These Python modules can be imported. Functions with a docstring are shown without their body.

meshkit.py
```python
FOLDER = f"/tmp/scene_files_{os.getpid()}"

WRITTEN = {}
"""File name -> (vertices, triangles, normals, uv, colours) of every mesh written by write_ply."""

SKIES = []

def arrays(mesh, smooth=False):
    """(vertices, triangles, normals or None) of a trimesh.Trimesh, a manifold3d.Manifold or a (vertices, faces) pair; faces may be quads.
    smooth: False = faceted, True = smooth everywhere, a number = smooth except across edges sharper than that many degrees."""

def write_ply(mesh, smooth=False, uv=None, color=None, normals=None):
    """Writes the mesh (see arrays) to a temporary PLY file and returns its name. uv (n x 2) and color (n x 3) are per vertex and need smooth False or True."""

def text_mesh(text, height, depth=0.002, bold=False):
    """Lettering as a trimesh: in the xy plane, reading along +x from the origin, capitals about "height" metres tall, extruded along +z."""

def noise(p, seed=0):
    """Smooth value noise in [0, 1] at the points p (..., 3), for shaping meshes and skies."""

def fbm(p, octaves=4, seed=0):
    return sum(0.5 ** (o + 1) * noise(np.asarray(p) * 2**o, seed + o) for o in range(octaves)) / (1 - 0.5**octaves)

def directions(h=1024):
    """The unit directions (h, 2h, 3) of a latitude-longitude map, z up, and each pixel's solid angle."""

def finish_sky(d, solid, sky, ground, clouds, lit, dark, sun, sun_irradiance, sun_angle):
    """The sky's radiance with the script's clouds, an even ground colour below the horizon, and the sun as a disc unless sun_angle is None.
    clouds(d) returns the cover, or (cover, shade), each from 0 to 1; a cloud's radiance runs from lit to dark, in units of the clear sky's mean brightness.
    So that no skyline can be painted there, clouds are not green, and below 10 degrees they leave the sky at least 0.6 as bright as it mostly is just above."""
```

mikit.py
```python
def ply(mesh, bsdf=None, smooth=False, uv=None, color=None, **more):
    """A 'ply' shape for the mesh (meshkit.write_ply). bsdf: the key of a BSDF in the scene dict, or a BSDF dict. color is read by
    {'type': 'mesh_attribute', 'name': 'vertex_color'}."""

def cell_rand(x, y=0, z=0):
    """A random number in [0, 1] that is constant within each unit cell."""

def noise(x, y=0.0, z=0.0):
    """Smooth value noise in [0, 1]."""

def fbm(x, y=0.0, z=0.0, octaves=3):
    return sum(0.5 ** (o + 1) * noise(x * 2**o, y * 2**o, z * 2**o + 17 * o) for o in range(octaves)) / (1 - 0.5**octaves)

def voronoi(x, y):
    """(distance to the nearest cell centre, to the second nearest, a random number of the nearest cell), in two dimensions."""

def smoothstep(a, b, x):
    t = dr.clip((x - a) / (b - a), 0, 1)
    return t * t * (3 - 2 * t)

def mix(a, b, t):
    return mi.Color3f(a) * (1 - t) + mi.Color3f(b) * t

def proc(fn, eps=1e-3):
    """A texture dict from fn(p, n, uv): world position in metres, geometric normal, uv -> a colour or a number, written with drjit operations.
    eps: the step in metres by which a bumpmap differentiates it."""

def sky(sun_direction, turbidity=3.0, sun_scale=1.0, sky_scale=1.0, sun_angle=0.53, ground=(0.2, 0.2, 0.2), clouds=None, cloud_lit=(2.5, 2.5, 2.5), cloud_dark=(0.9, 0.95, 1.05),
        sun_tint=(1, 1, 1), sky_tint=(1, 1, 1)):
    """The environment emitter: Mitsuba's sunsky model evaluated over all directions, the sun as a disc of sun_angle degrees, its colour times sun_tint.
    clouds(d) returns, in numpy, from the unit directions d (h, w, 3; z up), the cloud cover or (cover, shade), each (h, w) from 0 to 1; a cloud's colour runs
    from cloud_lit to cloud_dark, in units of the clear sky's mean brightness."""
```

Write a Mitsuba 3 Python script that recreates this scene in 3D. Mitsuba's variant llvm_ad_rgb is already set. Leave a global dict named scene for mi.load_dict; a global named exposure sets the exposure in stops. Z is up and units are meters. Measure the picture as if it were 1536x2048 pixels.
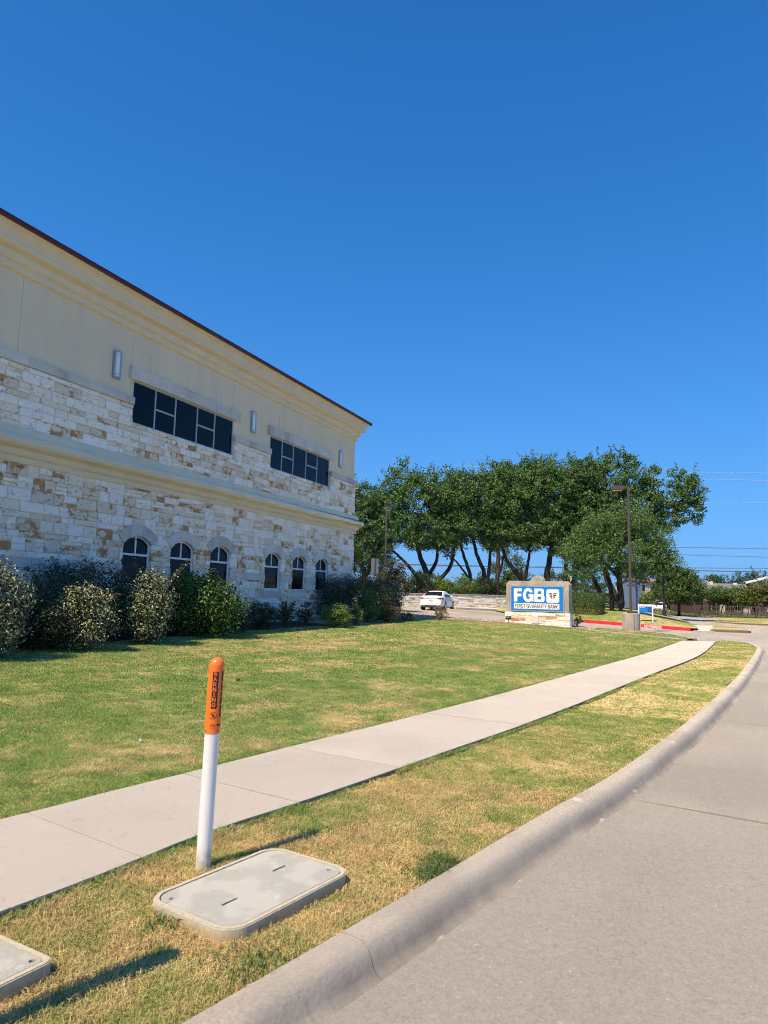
import math, numpy as np, trimesh, manifold3d as m3d, shapely, shapely.geometry as sg, shapely.ops as so
import mitsuba as mi, drjit as dr, mikit, meshkit
from mikit import noise, fbm, mix, smoothstep, proc, voronoi, cell_rand

T4 = mi.ScalarTransform4f
scene, labels = {}, {}
A3 = lambda *v: np.array(v, float)

# ------------------------------------------------------------------ camera, sky, exposure
EYE, PITCH, ROLL = A3(0, 0, 1.62), math.radians(6.978), 0.022
fwd = A3(0, math.cos(PITCH), math.sin(PITCH))
upv = A3(0, -math.sin(PITCH), math.cos(PITCH)) * math.cos(ROLL) - A3(1, 0, 0) * math.sin(ROLL)
scene['camera'] = {'type': 'thinlens', 'fov': 2 * math.degrees(math.atan(768 / 1380)), 'fov_axis': 'x', 'near_clip': 0.1, 'far_clip': 3000.0,
                   'aperture_radius': 0.0022, 'focus_distance': 22.0, 'to_world': T4().look_at(origin=EYE.tolist(), target=(EYE + fwd).tolist(), up=upv.tolist())}
SUN = A3(-0.67 * math.cos(math.radians(53.5)), -0.742 * math.cos(math.radians(53.5)), math.sin(math.radians(53.5)))
scene['sky'] = mikit.sky(SUN.tolist(), turbidity=3.2, sky_tint=(0.19, 0.735, 1.14), sun_tint=(1.0, 0.955, 0.87),
                         clouds=lambda d: .55 * np.exp(-np.clip(d[..., 2], 0, 1) / .16), cloud_lit=(1.0, 1.0, 1.55), cloud_dark=(1.0, 1.0, 1.55))   # thin haze towards the horizon
exposure = 2.1

# ------------------------------------------------------------------ helpers
used = {}
def nk(name):
    used[name] = used.get(name, -1) + 1
    return name if used[name] == 0 else f'{name}_{used[name]:03d}'

def put(parent, name, mesh, bsdf, smooth=False, **kw):
    key = nk(parent + '__' + name if parent else name)
    if bsdf == 'm_walk':                      # each cast piece has its own tone
        q = np.random.default_rng(len(scene)).random(2); smooth, kw['uv'] = False, np.tile(q, (len(mesh.vertices), 1))
    scene[key] = mikit.ply(mesh, bsdf, smooth, **kw)
    return key

def thing(name, label, cat, group=None):
    key = nk(name)
    labels[key] = {'label': label, 'category': cat}
    if group: labels[key]['group'] = group
    return key

def struct(name, label=None):
    labels[name] = {'kind': 'structure'}
    if label: labels[name]['label'] = label

def stuff(key, label=None, cat=None):
    labels[key] = {'kind': 'stuff'}
    if label: labels[key]['label'] = label
    if cat: labels[key]['category'] = cat

cat_ = trimesh.util.concatenate
def box(x0, x1, y0, y1, z0, z1):
    m = trimesh.creation.box((x1 - x0, y1 - y0, z1 - z0)); m.apply_translation(((x0 + x1) / 2, (y0 + y1) / 2, (z0 + z1) / 2)); return m

def bevel_box(x0, x1, y0, y1, z0, z1, b=0.01):
    pts = []
    for sx, xa in ((1, x0), (-1, x1)):
        for sy, ya in ((1, y0), (-1, y1)):
            for sz, za in ((1, z0), (-1, z1)):
                pts += [(xa + sx * b, ya + sy * b, za), (xa + sx * b, ya, za + sz * b), (xa, ya + sy * b, za + sz * b)]
    return trimesh.convex.convex_hull(np.array(pts))

def cyl(r0, r1, z0, z1, n=24):
    a = np.arange(n) * 2 * np.pi / n
    v = np.vstack([np.c_[r0 * np.cos(a), r0 * np.sin(a), a * 0 + z0], np.c_[r1 * np.cos(a), r1 * np.sin(a), a * 0 + z1], [[0, 0, z0], [0, 0, z1]]])
    i = np.arange(n); j = (i + 1) % n
    f = np.vstack([np.c_[i, j, j + n], np.c_[i, j + n, i + n], np.c_[j, i, i * 0 + 2 * n], np.c_[i + n, j + n, i * 0 + 2 * n + 1]])
    return trimesh.Trimesh(v, f, process=False)

def tube(pts, rad, sides=8, cap=True):
    p = np.asarray(pts, float); rad = np.broadcast_to(rad, (len(p),))
    t = np.gradient(p, axis=0); t /= np.linalg.norm(t, axis=1, keepdims=True) + 1e-12
    ref = np.where(np.abs(t[:, 2:]) < 0.9, [0, 0, 1.0], [1.0, 0, 0]) if not np.all(np.abs(t[:, 2]) > .5) else np.tile([1.0, 0, 0], (len(p), 1))
    a = np.cross(t, ref); a /= np.linalg.norm(a, axis=1, keepdims=True) + 1e-12
    b = np.cross(t, a); ang = np.arange(sides) * 2 * np.pi / sides
    v = p[:, None] + rad[:, None, None] * (np.cos(ang)[None, :, None] * a[:, None] + np.sin(ang)[None, :, None] * b[:, None])
    i, j = np.meshgrid(np.arange(len(p) - 1), np.arange(sides), indexing='ij')
    q = np.stack([i * sides + j, i * sides + (j + 1) % sides, (i + 1) * sides + (j + 1) % sides, (i + 1) * sides + j], -1).reshape(-1, 4)
    f = np.vstack([q[:, [0, 1, 2]], q[:, [0, 2, 3]]]); v = v.reshape(-1, 3)
    if cap:
        n = len(v); k = np.arange(sides); k2 = (k + 1) % sides; L = n - sides
        v = np.vstack([v, p[0], p[-1]])
        f = np.vstack([f, np.c_[k2, k, k * 0 + n], np.c_[L + k, L + k2, k * 0 + n + 1]])
    return trimesh.Trimesh(v, f[:, ::-1], process=False)

def spline(pts, n=8):
    p = np.asarray(pts, float); p = np.vstack([2 * p[0] - p[1], p, 2 * p[-1] - p[-2]]); out = []
    for i in range(1, len(p) - 2):
        t = np.linspace(0, 1, n, endpoint=False)[:, None]
        a, b, c, d = p[i - 1:i + 3]
        out.append(0.5 * (2 * b + (c - a) * t + (2 * a - 5 * b + 4 * c - d) * t ** 2 + (3 * b - a - 3 * c + d) * t ** 3))
    return np.vstack(out + [p[-2:-1]])

def ss(a, b, x):
    t = np.clip((x - a) / (b - a), 0, 1); return t * t * (3 - 2 * t)

def T(x, y):                                   # the lie of the land: it climbs gently away from the street
    s = -((x + 2.65) * .85 - (y - 5.09) * .527)
    s = np.clip(s, 0, 24)
    return .045 * s * s / (s + 1.5)

def resample(poly, step):
    ls = sg.LineString(poly); n = max(2, int(ls.length / step) + 1)
    return np.array([ls.interpolate(d).coords[0] for d in np.linspace(0, ls.length, n)])

def offset_line(p, d):                          # to the right of the direction of travel for d > 0
    t = np.gradient(p, axis=0); t /= np.linalg.norm(t, axis=1, keepdims=True)
    return p + d * np.c_[t[:, 1], -t[:, 0]]

def sheet(poly, zf, step=1.5):
    """A sheet over a polygon, its points on a jittered grid so that it follows the land."""
    from scipy.spatial import Delaunay
    poly = sg.Polygon(poly).buffer(0) if not isinstance(poly, (sg.Polygon, sg.MultiPolygon)) else poly
    out = []
    for g in getattr(poly, 'geoms', [poly]):
        ring = resample(list(g.exterior.coords), step)[:-1]
        x0, y0, x1, y1 = g.bounds
        X, Y = np.meshgrid(np.arange(x0, x1, step), np.arange(y0, y1, step))
        P = np.c_[X.ravel(), Y.ravel()]; P = P[shapely.contains_xy(g.buffer(-.35 * step), P[:, 0], P[:, 1])]
        hol = [resample(list(h.coords), step)[:-1] for h in g.interiors]
        P = np.vstack([ring, P] + hol)
        tri = Delaunay(P).simplices; c = P[tri].mean(1)
        tri = tri[shapely.contains_xy(g, c[:, 0], c[:, 1])]
        a, b, d = P[tri[:, 0]], P[tri[:, 1]], P[tri[:, 2]]
        fl = ((b - a)[:, 0] * (d - a)[:, 1] - (b - a)[:, 1] * (d - a)[:, 0]) < 0
        tri[fl] = tri[fl][:, ::-1]
        out.append(trimesh.Trimesh(np.c_[P, zf(P[:, 0], P[:, 1])], tri, process=False))
    return cat_(out)

def prism(ring, z0, z1):
    """ring: n x 2, z0/z1 per vertex."""
    p = np.asarray(ring, float)
    m = trimesh.creation.extrude_polygon(sg.Polygon(p), 1.0, engine='earcut')
    z0 = z0(m.vertices[:, 0], m.vertices[:, 1]) if callable(z0) else z0
    z1 = z1(m.vertices[:, 0], m.vertices[:, 1]) if callable(z1) else z1
    v = m.vertices.copy(); v[:, 2] = np.where(v[:, 2] > .5, z1, z0); m.vertices = v
    return m

def flat(poly, depth=.002):
    return cat_([trimesh.creation.extrude_polygon(g, depth, engine='earcut') for g in getattr(poly, 'geoms', [poly]) if g.area > 1e-9])

def frame4(o, ex, ey, ez):
    M = np.eye(4); M[:3, 0], M[:3, 1], M[:3, 2], M[:3, 3] = ex, ey, ez, o; return M

def xf(m, M):
    m = m.copy(); v = m.vertices @ M[:3, :3].T + M[:3, 3]
    f = m.faces if np.linalg.det(M[:3, :3]) > 0 else m.faces[:, ::-1]
    return trimesh.Trimesh(v, f, process=False)

def fromman(m):
    k = m.to_mesh(); return trimesh.Trimesh(np.array(k.vert_properties[:, :3]), np.array(k.tri_verts), process=False)

def toman(m):
    m = trimesh.Trimesh(m.vertices, m.faces, process=True)
    return m3d.Manifold(m3d.Mesh(np.asarray(m.vertices, np.float32), np.asarray(m.faces, np.uint32)))

def cuv(mesh, a, b):
    return np.tile([a, b], (len(mesh.vertices), 1))

# ------------------------------------------------------------------ materials
def C(*v): return {'type': 'rgb', 'value': list(v)}
def mat(name, rgb, rough=.6, **kw):
    scene[name] = {'type': 'twosided', 'bsdf': {'type': 'principled', 'base_color': C(*rgb) if isinstance(rgb, tuple) else rgb, 'roughness': rough, **kw}}
    return name
VC = {'type': 'mesh_attribute', 'name': 'vertex_color'}
scene['m_leaf'] = {'type': 'twosided', 'bsdf': {'type': 'principled', 'base_color': VC, 'roughness': .45, 'specular': .35}}
scene['m_grass'] = {'type': 'principledthin', 'base_color': VC, 'roughness': .7, 'diff_trans': .4, 'spec_trans': 0.0}
scene['m_shade'] = {'type': 'twosided', 'bsdf': {'type': 'principled', 'base_color': VC, 'roughness': .6, 'specular': .25}}

def bump(name, rgb, rough, hfn, scale, spec=.3, eps=.004, **kw):
    inner = {'type': 'principled', 'base_color': rgb, 'roughness': rough, 'specular': spec, **kw}
    scene[name] = {'type': 'twosided', 'bsdf': {'type': 'bumpmap', 'arbitrary': proc(hfn, eps), 'scale': scale, 'bsdf': inner}}

def grit(p, k, s=0.0):
    a, b = p.x * .83 + p.y * .56, p.y * .83 - p.x * .56
    c, d = p.x * .31 - p.y * .95, p.y * .31 + p.x * .95
    return .5 * noise(a * k, b * k, p.z * k + s) + .5 * noise(c * k * 1.27, d * k * 1.27, p.z * k + s + 9)

def rfbm(p, k, s=0.0, octaves=4):
    tot, x, y = 0, p.x * k, p.y * k
    for o in range(octaves):
        x, y = (x * .80 + y * .60) * 2.03 + 3.1, (y * .80 - x * .60) * 2.03 + 7.7
        tot = tot + 0.5 ** (o + 1) * noise(x, y, p.z * k + s + 17 * o)
    return tot / (1 - 0.5 ** octaves)

def f_stone(p, n, uv):
    s = uv.y * 91.0
    u = p.x * .40 + p.y * .92
    m = fbm(u * 5 + s, p.z * 7 + s, p.x * .3, 4)
    g = noise(u * 38, p.z * 38, s)
    t = uv.x
    base = mix((.83, .755, .625), (.88, .855, .79), smoothstep(.1, .4, t))
    base = dr.select(t > .68, mix((.78, .68, .52), (.70, .63, .52), noise(s, 1.0)), base)
    rust = mix((.56, .34, .16), (.42, .23, .10), noise(u * 14, p.z * 14, s))
    th = dr.select(t > .85, .45, dr.select(t > .68, .58, .68))
    c = base * (1 - smoothstep(th, th + .13, m)) + rust * smoothstep(th, th + .13, m)
    dark = smoothstep(.70, .76, fbm(u * 9 + 7 + s, p.z * 11, 2.0, 3)) * .35
    return c * (.86 + .26 * g) * (1 - dark)
bump('m_stone', proc(f_stone), .85, lambda p, n, uv: fbm((p.x * .4 + p.y * .92) * 16 + uv.y * 9, p.z * 16, p.x * 4, 3), .02, .2, .006)

def f_stucco(p, n, uv):
    u = p.x * .40 + p.y * .92
    streak = fbm(u * 2.2, p.z * .25, 3.0, 4)
    g = noise(u * 60, p.z * 60, p.x * 20)
    c = mix((.765, .67, .485), (.72, .635, .47), smoothstep(.35, .7, streak))
    return c * (.95 + .1 * g)
bump('m_stucco', proc(f_stucco), .8, lambda p, n, uv: fbm((p.x * .4 + p.y * .92) * 50, p.z * 50, p.x * 30, 2), .004, .2)

def f_cast(p, n, uv):
    u = p.x * .40 + p.y * .92
    st = fbm(u * 3.0, p.z * .8, uv.y * 20, 4)
    c = mix((.64, .62, .57), (.50, .48, .45), smoothstep(.42, .75, st))
    return c * (.88 + .2 * noise(u * 45, p.z * 45, p.x * 9)) * (.9 + .2 * uv.x)
mat('m_cast', proc(f_cast), .8, specular=.2)

def f_walk(p, n, uv):
    a = rfbm(p, .6, uv.y * 30, 5)
    c = mix((.405, .372, .325), (.35, .325, .288), smoothstep(.25, .85, a))
    c = c * (.93 + .14 * grit(p, 80)) * (.97 + .06 * uv.x)
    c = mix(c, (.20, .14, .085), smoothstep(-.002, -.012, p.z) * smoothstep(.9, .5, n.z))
    spot = smoothstep(.74, .80, grit(p, 24, 4.0)) * .10
    return c * (1 - spot)
bump('m_walk', proc(f_walk), .85, lambda p, n, uv: grit(p, 80), .0006, .25)

def f_road(p, n, uv):
    a = rfbm(p, .35, 1.0, 5)
    al = p.x * .53 + p.y * .85
    ac = p.x * .85 - p.y * .53
    b = fbm(al * .12, ac * 1.6, 5.0, 3)
    c = mix((.285, .262, .225), (.24, .222, .193), smoothstep(.35, .68, a * .6 + b * .4))
    f = grit(p, 105)
    f2 = grit(p, 36, 7.5)
    c = c * (.80 + .40 * f) * (.90 + .2 * f2)
    for (ax, ay, bx, by, w_) in ((1.30, 3.05, 2.55, 3.55, .004), (1.15, 3.45, 1.75, 3.62, .003), (2.6, 4.3, 4.1, 4.75, .005), (2.2, 3.2, 3.3, 4.6, .003), (.75, 2.9, 1.2, 3.0, .003)):
        lx, ly = bx - ax, by - ay; l2 = lx * lx + ly * ly
        t = dr.clip(((p.x - ax) * lx + (p.y - ay) * ly) / l2, 0, 1)
        d = dr.sqrt(dr.square(p.x - ax - t * lx) + dr.square(p.y - ay - t * ly)) + .012 * (noise(t * 9, ax) - .5)
        c = mix(c, c * 1.28, smoothstep(w_, w_ * .3, dr.abs(d)) * smoothstep(.35, .6, noise(t * 23, ay)))
    peb = smoothstep(.80, .85, grit(p, 60, 3.0)) * .6
    return c * (1 - peb * .3) + mi.Color3f(.62, .55, .46) * (peb * smoothstep(.5, .6, f2) * .5)
bump('m_road', proc(f_road), .8, lambda p, n, uv: grit(p, 90) + .5 * grit(p, 200), .0022, .3)

def f_kerb(p, n, uv):
    a = rfbm(p, .9, 2.0, 5)
    c = mix((.385, .348, .292), (.33, .297, .25), smoothstep(.38, .7, a))
    face = smoothstep(-.03, -.11, p.z) * smoothstep(.15, .75, fbm(p.x * 2.2, p.y * 2.2, p.z * 2, 4))
    drip = smoothstep(.35, .8, noise((p.x * .53 + p.y * .85) * 16, 3.0) * .6 + noise((p.x * .53 + p.y * .85) * 45, 8.0) * .4)
    c = c * (1 - .36 * face) * (1 - .10 * drip * smoothstep(-.02, -.07, p.z))
    ch = smoothstep(.74, .80, fbm(p.x * 5.5, p.y * 5.5, p.z * 22, 3))
    c = c * (1 - ch * .5) + mi.Color3f(.62, .57, .5) * (ch * .5)
    return c * (.86 + .28 * grit(p, 80))
bump('m_kerb', proc(f_kerb), .8, lambda p, n, uv: grit(p, 60) + .5 * grit(p, 150), .003, .3)

def f_soil(p, n, uv):
    a = fbm(p.x * 1.1, p.y * 1.1, 2.0, 4)
    b = fbm(p.x * 9, p.y * 9, 5.0, 3)
    c = mix((.17, .20, .055), (.46, .35, .17), smoothstep(.36, .66, a * .6 + b * .4))
    return c * (.75 + .5 * noise(p.x * 40, p.y * 40, 1.0))
mat('m_soil', proc(f_soil), .95, specular=.05)

def f_dry(p, n, uv):
    a = fbm(p.x * .5, p.y * .5, 2.0, 4)
    b = fbm(p.x * 6, p.y * 6, 5.0, 3)
    c = mix((.15, .19, .05), (.36, .285, .15), smoothstep(.38, .68, a * .6 + b * .4))
    return c * (.75 + .5 * noise(p.x * 24, p.y * 24, 1.0))
bump('m_dry', proc(f_dry), .95, lambda p, n, uv: fbm(p.x * 8, p.y * 8, 0.0, 3), .05, .05, .02)

def f_mulch(p, n, uv):
    d1, d2, r = voronoi(p.x * 14, p.y * 14)
    c = mix((.16, .115, .085), (.30, .215, .165), r)
    return c * (.5 + .9 * smoothstep(0, .25, d2 - d1))
bump('m_mulch', proc(f_mulch), .95, lambda p, n, uv: voronoi(p.x * 14, p.y * 14)[0], .03, .1, .01)

def f_shademulch(p, n, uv):
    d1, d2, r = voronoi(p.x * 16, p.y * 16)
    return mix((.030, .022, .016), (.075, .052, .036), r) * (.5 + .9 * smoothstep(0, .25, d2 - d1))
mat('m_shademulch', proc(f_shademulch), .95, specular=.05)  # dark mulch, taken near black: the building shadow is painted into its colour

def f_bark(p, n, uv):
    a = fbm(p.x * 9, p.y * 9, p.z * 2.2, 4)
    return mix((.030, .025, .021), (.088, .074, .060), smoothstep(.35, .7, a))
bump('m_bark', proc(f_bark), .9, lambda p, n, uv: fbm(p.x * 12, p.y * 12, p.z * 3, 3), .05, .15, .02)

def f_conc(p, n, uv):
    a = fbm(p.x * 2.2, p.y * 2.2, p.z * 1.2, 4)
    c = mix((.44, .40, .34), (.33, .30, .265), smoothstep(.38, .7, a))
    return c * (.88 + .24 * grit(p, 60))
bump('m_conc', proc(f_conc), .85, lambda p, n, uv: fbm(p.x * 50, p.y * 50, p.z * 50, 2), .003, .25)

def f_lid(p, n, uv):
    a = fbm(p.x * 7, p.y * 7, 1.0, 4)
    c = mix((.425, .425, .385), (.36, .36, .325), smoothstep(.4, .66, a))
    w = smoothstep(.66, .86, rfbm(p, 7, 8.0, 4)) * .6
    c = c * (1 - .6 * w) + mi.Color3f(.66, .65, .62) * (.6 * w)
    return c * (.90 + .2 * grit(p, 140))
mat('m_collar', proc(lambda p, n, uv: mix((.47, .43, .33), (.42, .33, .20), smoothstep(.03, -.01, p.z)) * (.9 + .2 * noise(p.x * 90, p.y * 90, p.z * 60))), .7, specular=.3)
bump('m_lid', proc(f_lid), .75, lambda p, n, uv: fbm(p.x * 160, p.y * 160, p.z * 80, 2), .0008, .3, .002)

def f_shingle(p, n, uv):
    r = cell_rand(dr.floor(p.x * 3), dr.floor(p.z * 6), dr.floor(p.y))
    return mi.Color3f(.17, .175, .19) * (.75 + .45 * r)
mat('m_shingle', proc(f_shingle), .9, specular=.1)

def f_post(p, n, uv):
    g = smoothstep(.13, .02, p.z) * smoothstep(.3, .6, fbm(p.x * 30, p.y * 30, p.z * 14, 3))
    c = mi.Color3f(.74, .74, .74) * (.97 + .05 * noise(p.x * 40, p.y * 40, p.z * 12))
    return c * (1 - g * .6) + mi.Color3f(.35, .28, .18) * (g * .6)
mat('m_post', proc(f_post), .35, specular=.5)
mat('m_orange', (.88, .175, .018), .28, specular=.5, clearcoat=.4, clearcoat_gloss=.9)
mat('m_black', (.016, .014, .014), .45)
mat('m_redmetal', (.085, .012, .016), .45, specular=.4)
mat('m_frame', (.42, .45, .49), .45, metallic=.3)
mat('m_whiteframe', (.72, .73, .74), .5)
mat('m_reveal', (.045, .045, .05), .6)
mat('m_glass', (.004, .006, .010), .05, specular=.16)
mat('m_carglass', (.012, .014, .018), .05, specular=.6)
mat('m_lens', (.80, .82, .84), .35)
mat('m_steel', (.40, .42, .45), .35, metallic=.7)
mat('m_bronze', (.10, .080, .072), .5, metallic=.2)
mat('m_dark', (.025, .026, .030), .55)
mat('m_blue', (.012, .215, .66), .35, specular=.4)
mat('m_blue2', (.015, .09, .42), .4)
mat('m_white', (.82, .82, .82), .45)
mat('m_ink', (.02, .02, .03), .5)
mat('m_red', (.62, .022, .030), .6)
mat('m_carwhite', (.80, .81, .82), .3, clearcoat=.8, clearcoat_gloss=.95)
mat('m_tail', (.30, .008, .012), .18, specular=.6, clearcoat=.6)
mat('m_tyre', (.018, .018, .019), .85)
mat('m_rim', (.52, .53, .55), .3, metallic=.8)
mat('m_plate', (.42, .52, .66), .5)
mat('m_cream', (.50, .46, .39), .8)
mat('m_redroof', (.34, .10, .07), .8)
mat('m_wood', (.45, .22, .075), .7)
mat('m_brick', (.085, .042, .035), .85)
mat('m_offwhite', (.62, .60, .55), .7)
mat('m_cable', (.10, .10, .11), .6)
mat('m_palecable', (.44, .48, .54), .5)
mat('m_alu', (.58, .59, .60), .4, metallic=.5)
mat('m_signback', (.17, .18, .20), .6)
mat('m_mortar', (.78, .73, .64), .9)
mat('m_joint', (.05, .045, .04), .9)
mat('m_stem', (.11, .075, .05), .85)
mat('m_slate', (.055, .095, .19), .5)

# ------------------------------------------------------------------ the setting: pavements, lawns, beds
struct('ground'); put('', 'ground', sheet([(-700, -60), (700, -60), (700, 900), (-700, 900)], lambda x, y: T(x, y) * 0 - .45, 60), 'm_dry', uv=None)
near = sheet([(-70, -20), (120, -20), (120, 130), (-70, 130)], lambda x, y: T(x, y) - .36, 5)
struct('terrain'); put('', 'terrain', near, 'm_dry')

KB = spline([(-4.4, -2.0), (-2.6, .35), (-.76, 2.80), (-.26, 3.46), (.44, 4.40), (1.3, 5.58), (2.47, 7.15), (4.91, 10.85), (8.61, 16.84), (13.2, 24.7), (14.75, 27.6), (15.75, 30.3), (15.6, 31.9)], 10)
KB = resample(KB, .25)
SN = resample(spline([(-4.6, -.4), (-1.88, 3.69), (-1.2, 4.86), (-.43, 5.90), (.76, 7.63), (2.42, 10.08), (6.05, 15.81), (10.1, 22.2), (15.2, 31.6)], 10), .25)
SF = resample(spline([(-5.75, .5), (-2.68, 5.05), (-2.2, 5.80), (-1.64, 6.60), (-.80, 7.86), (.28, 9.45), (2.07, 12.15), (4.83, 16.55), (8.84, 23.04), (14.0, 32.0)], 10), .25)

# street: one sheet of concrete, with jointed slabs by the kerb
struct('road')
put('', 'road', sheet([(-40, -20), (90, -20), (90, 75), (30, 85), (-30, 66), (-60, 40)], lambda x, y: T(x, y) - .147, 2.0), 'm_road')
GU = offset_line(KB, .27)
L = sg.LineString(GU)
# joints of the street where the photograph shows them: through (2.4,6.4) and (5.3,11.0)
j0 = L.project(sg.Point(2.35, 6.38)); jl = 5.15
rng = np.random.default_rng(3)
for k in range(-1, 4):
    a, b = j0 + k * jl + .006, j0 + (k + 1) * jl - .006
    ds = np.linspace(max(a, 0.0), b, 14)
    pin = np.array([L.interpolate(q).coords[0] for q in ds])
    tng = (pin[-1] - pin[0]) / np.linalg.norm(pin[-1] - pin[0]); rgt = A3(tng[1], -tng[0])
    for lane in range(2):
        po = pin + rgt * (4.2 * (lane + 1) - .005); pi_ = pin + rgt * (4.2 * lane + .005)
        if lane == 0: pi_ = pin
        put('road', 'slab', prism(np.vstack([pi_, po[::-1]]), -.26, -.132), 'm_road')

# kerb in lengths
struct('kerb'); prof = [(0, -.24), (0, -.012), (.012, 0), (.115, .002), (.148, -.004), (.174, -.020), (.194, -.050), (.212, -.095), (.236, -.124), (.27, -.134), (.30, -.140), (.30, -.24)]
def kerb_run(parent, line, length, profile, bsdf, zf=None, gap=.007, first=0.0):
    ls = sg.LineString(line); d = first
    while d < ls.length - .2:
        e = min(d + length, ls.length)
        q = np.array([ls.interpolate(t).coords[0] for t in np.linspace(d + gap / 2, e - gap / 2, max(4, int((e - d) / .25)))])
        rows = []
        for (o, z) in profile:
            w = offset_line(q, o); base = zf(w[:, 0], w[:, 1]) if zf else 0
            rows.append(np.c_[w, np.full(len(w), z) + base])
        R = np.stack(rows, 1); n, m = R.shape[:2]
        i, j = np.meshgrid(np.arange(n - 1), np.arange(m - 1), indexing='ij')
        f = np.stack([i * m + j, i * m + j + 1, (i + 1) * m + j + 1, (i + 1) * m + j], -1).reshape(-1, 4)
        f = np.vstack([f[:, [0, 1, 2]], f[:, [0, 2, 3]]])
        cap0 = np.array([[0, k + 1, k] for k in range(1, m - 1)]); cap1 = np.array([[0, k, k + 1] for k in range(1, m - 1)]) + (n - 1) * m
        put(parent, 'kerbstone', trimesh.Trimesh(R.reshape(-1, 3), np.vstack([f, cap0, cap1])[:, ::-1], process=False), bsdf, 35)
        d = e
kerb_run('kerb', KB, 3.05, prof, 'm_kerb', first=.9)

# sidewalk slabs
struct('sidewalk')
lsN, lsF = sg.LineString(SN), sg.LineString(SF)
nj = 26
tt = np.linspace(0.0, 1.0, nj + 1)
put('', 'sidewalk', sheet(np.vstack([SN, SF[::-1]]), lambda x, y: x * 0 - .035 - .12 * ss(29.5, 32.5, y), .7), 'm_joint')
zw = lambda x, y: .006 - .105 * ss(30.0, 32.3, y)
for k in range(nj):
    q = np.linspace(tt[k], tt[k + 1], 6)
    pn = np.array([lsN.interpolate(t * lsN.length).coords[0] for t in q]); pf = np.array([lsF.interpolate(t * lsF.length).coords[0] for t in q])
    ring = sg.Polygon(np.vstack([pn, pf[::-1]])).buffer(-.005, join_style='mitre')
    dz = rng.uniform(-.002, .002)
    put('sidewalk', 'slab', prism(np.array(ring.exterior.coords)[:-1], lambda x, y: zw(x, y) - .13, lambda x, y: zw(x, y) + dz), 'm_walk')

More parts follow.
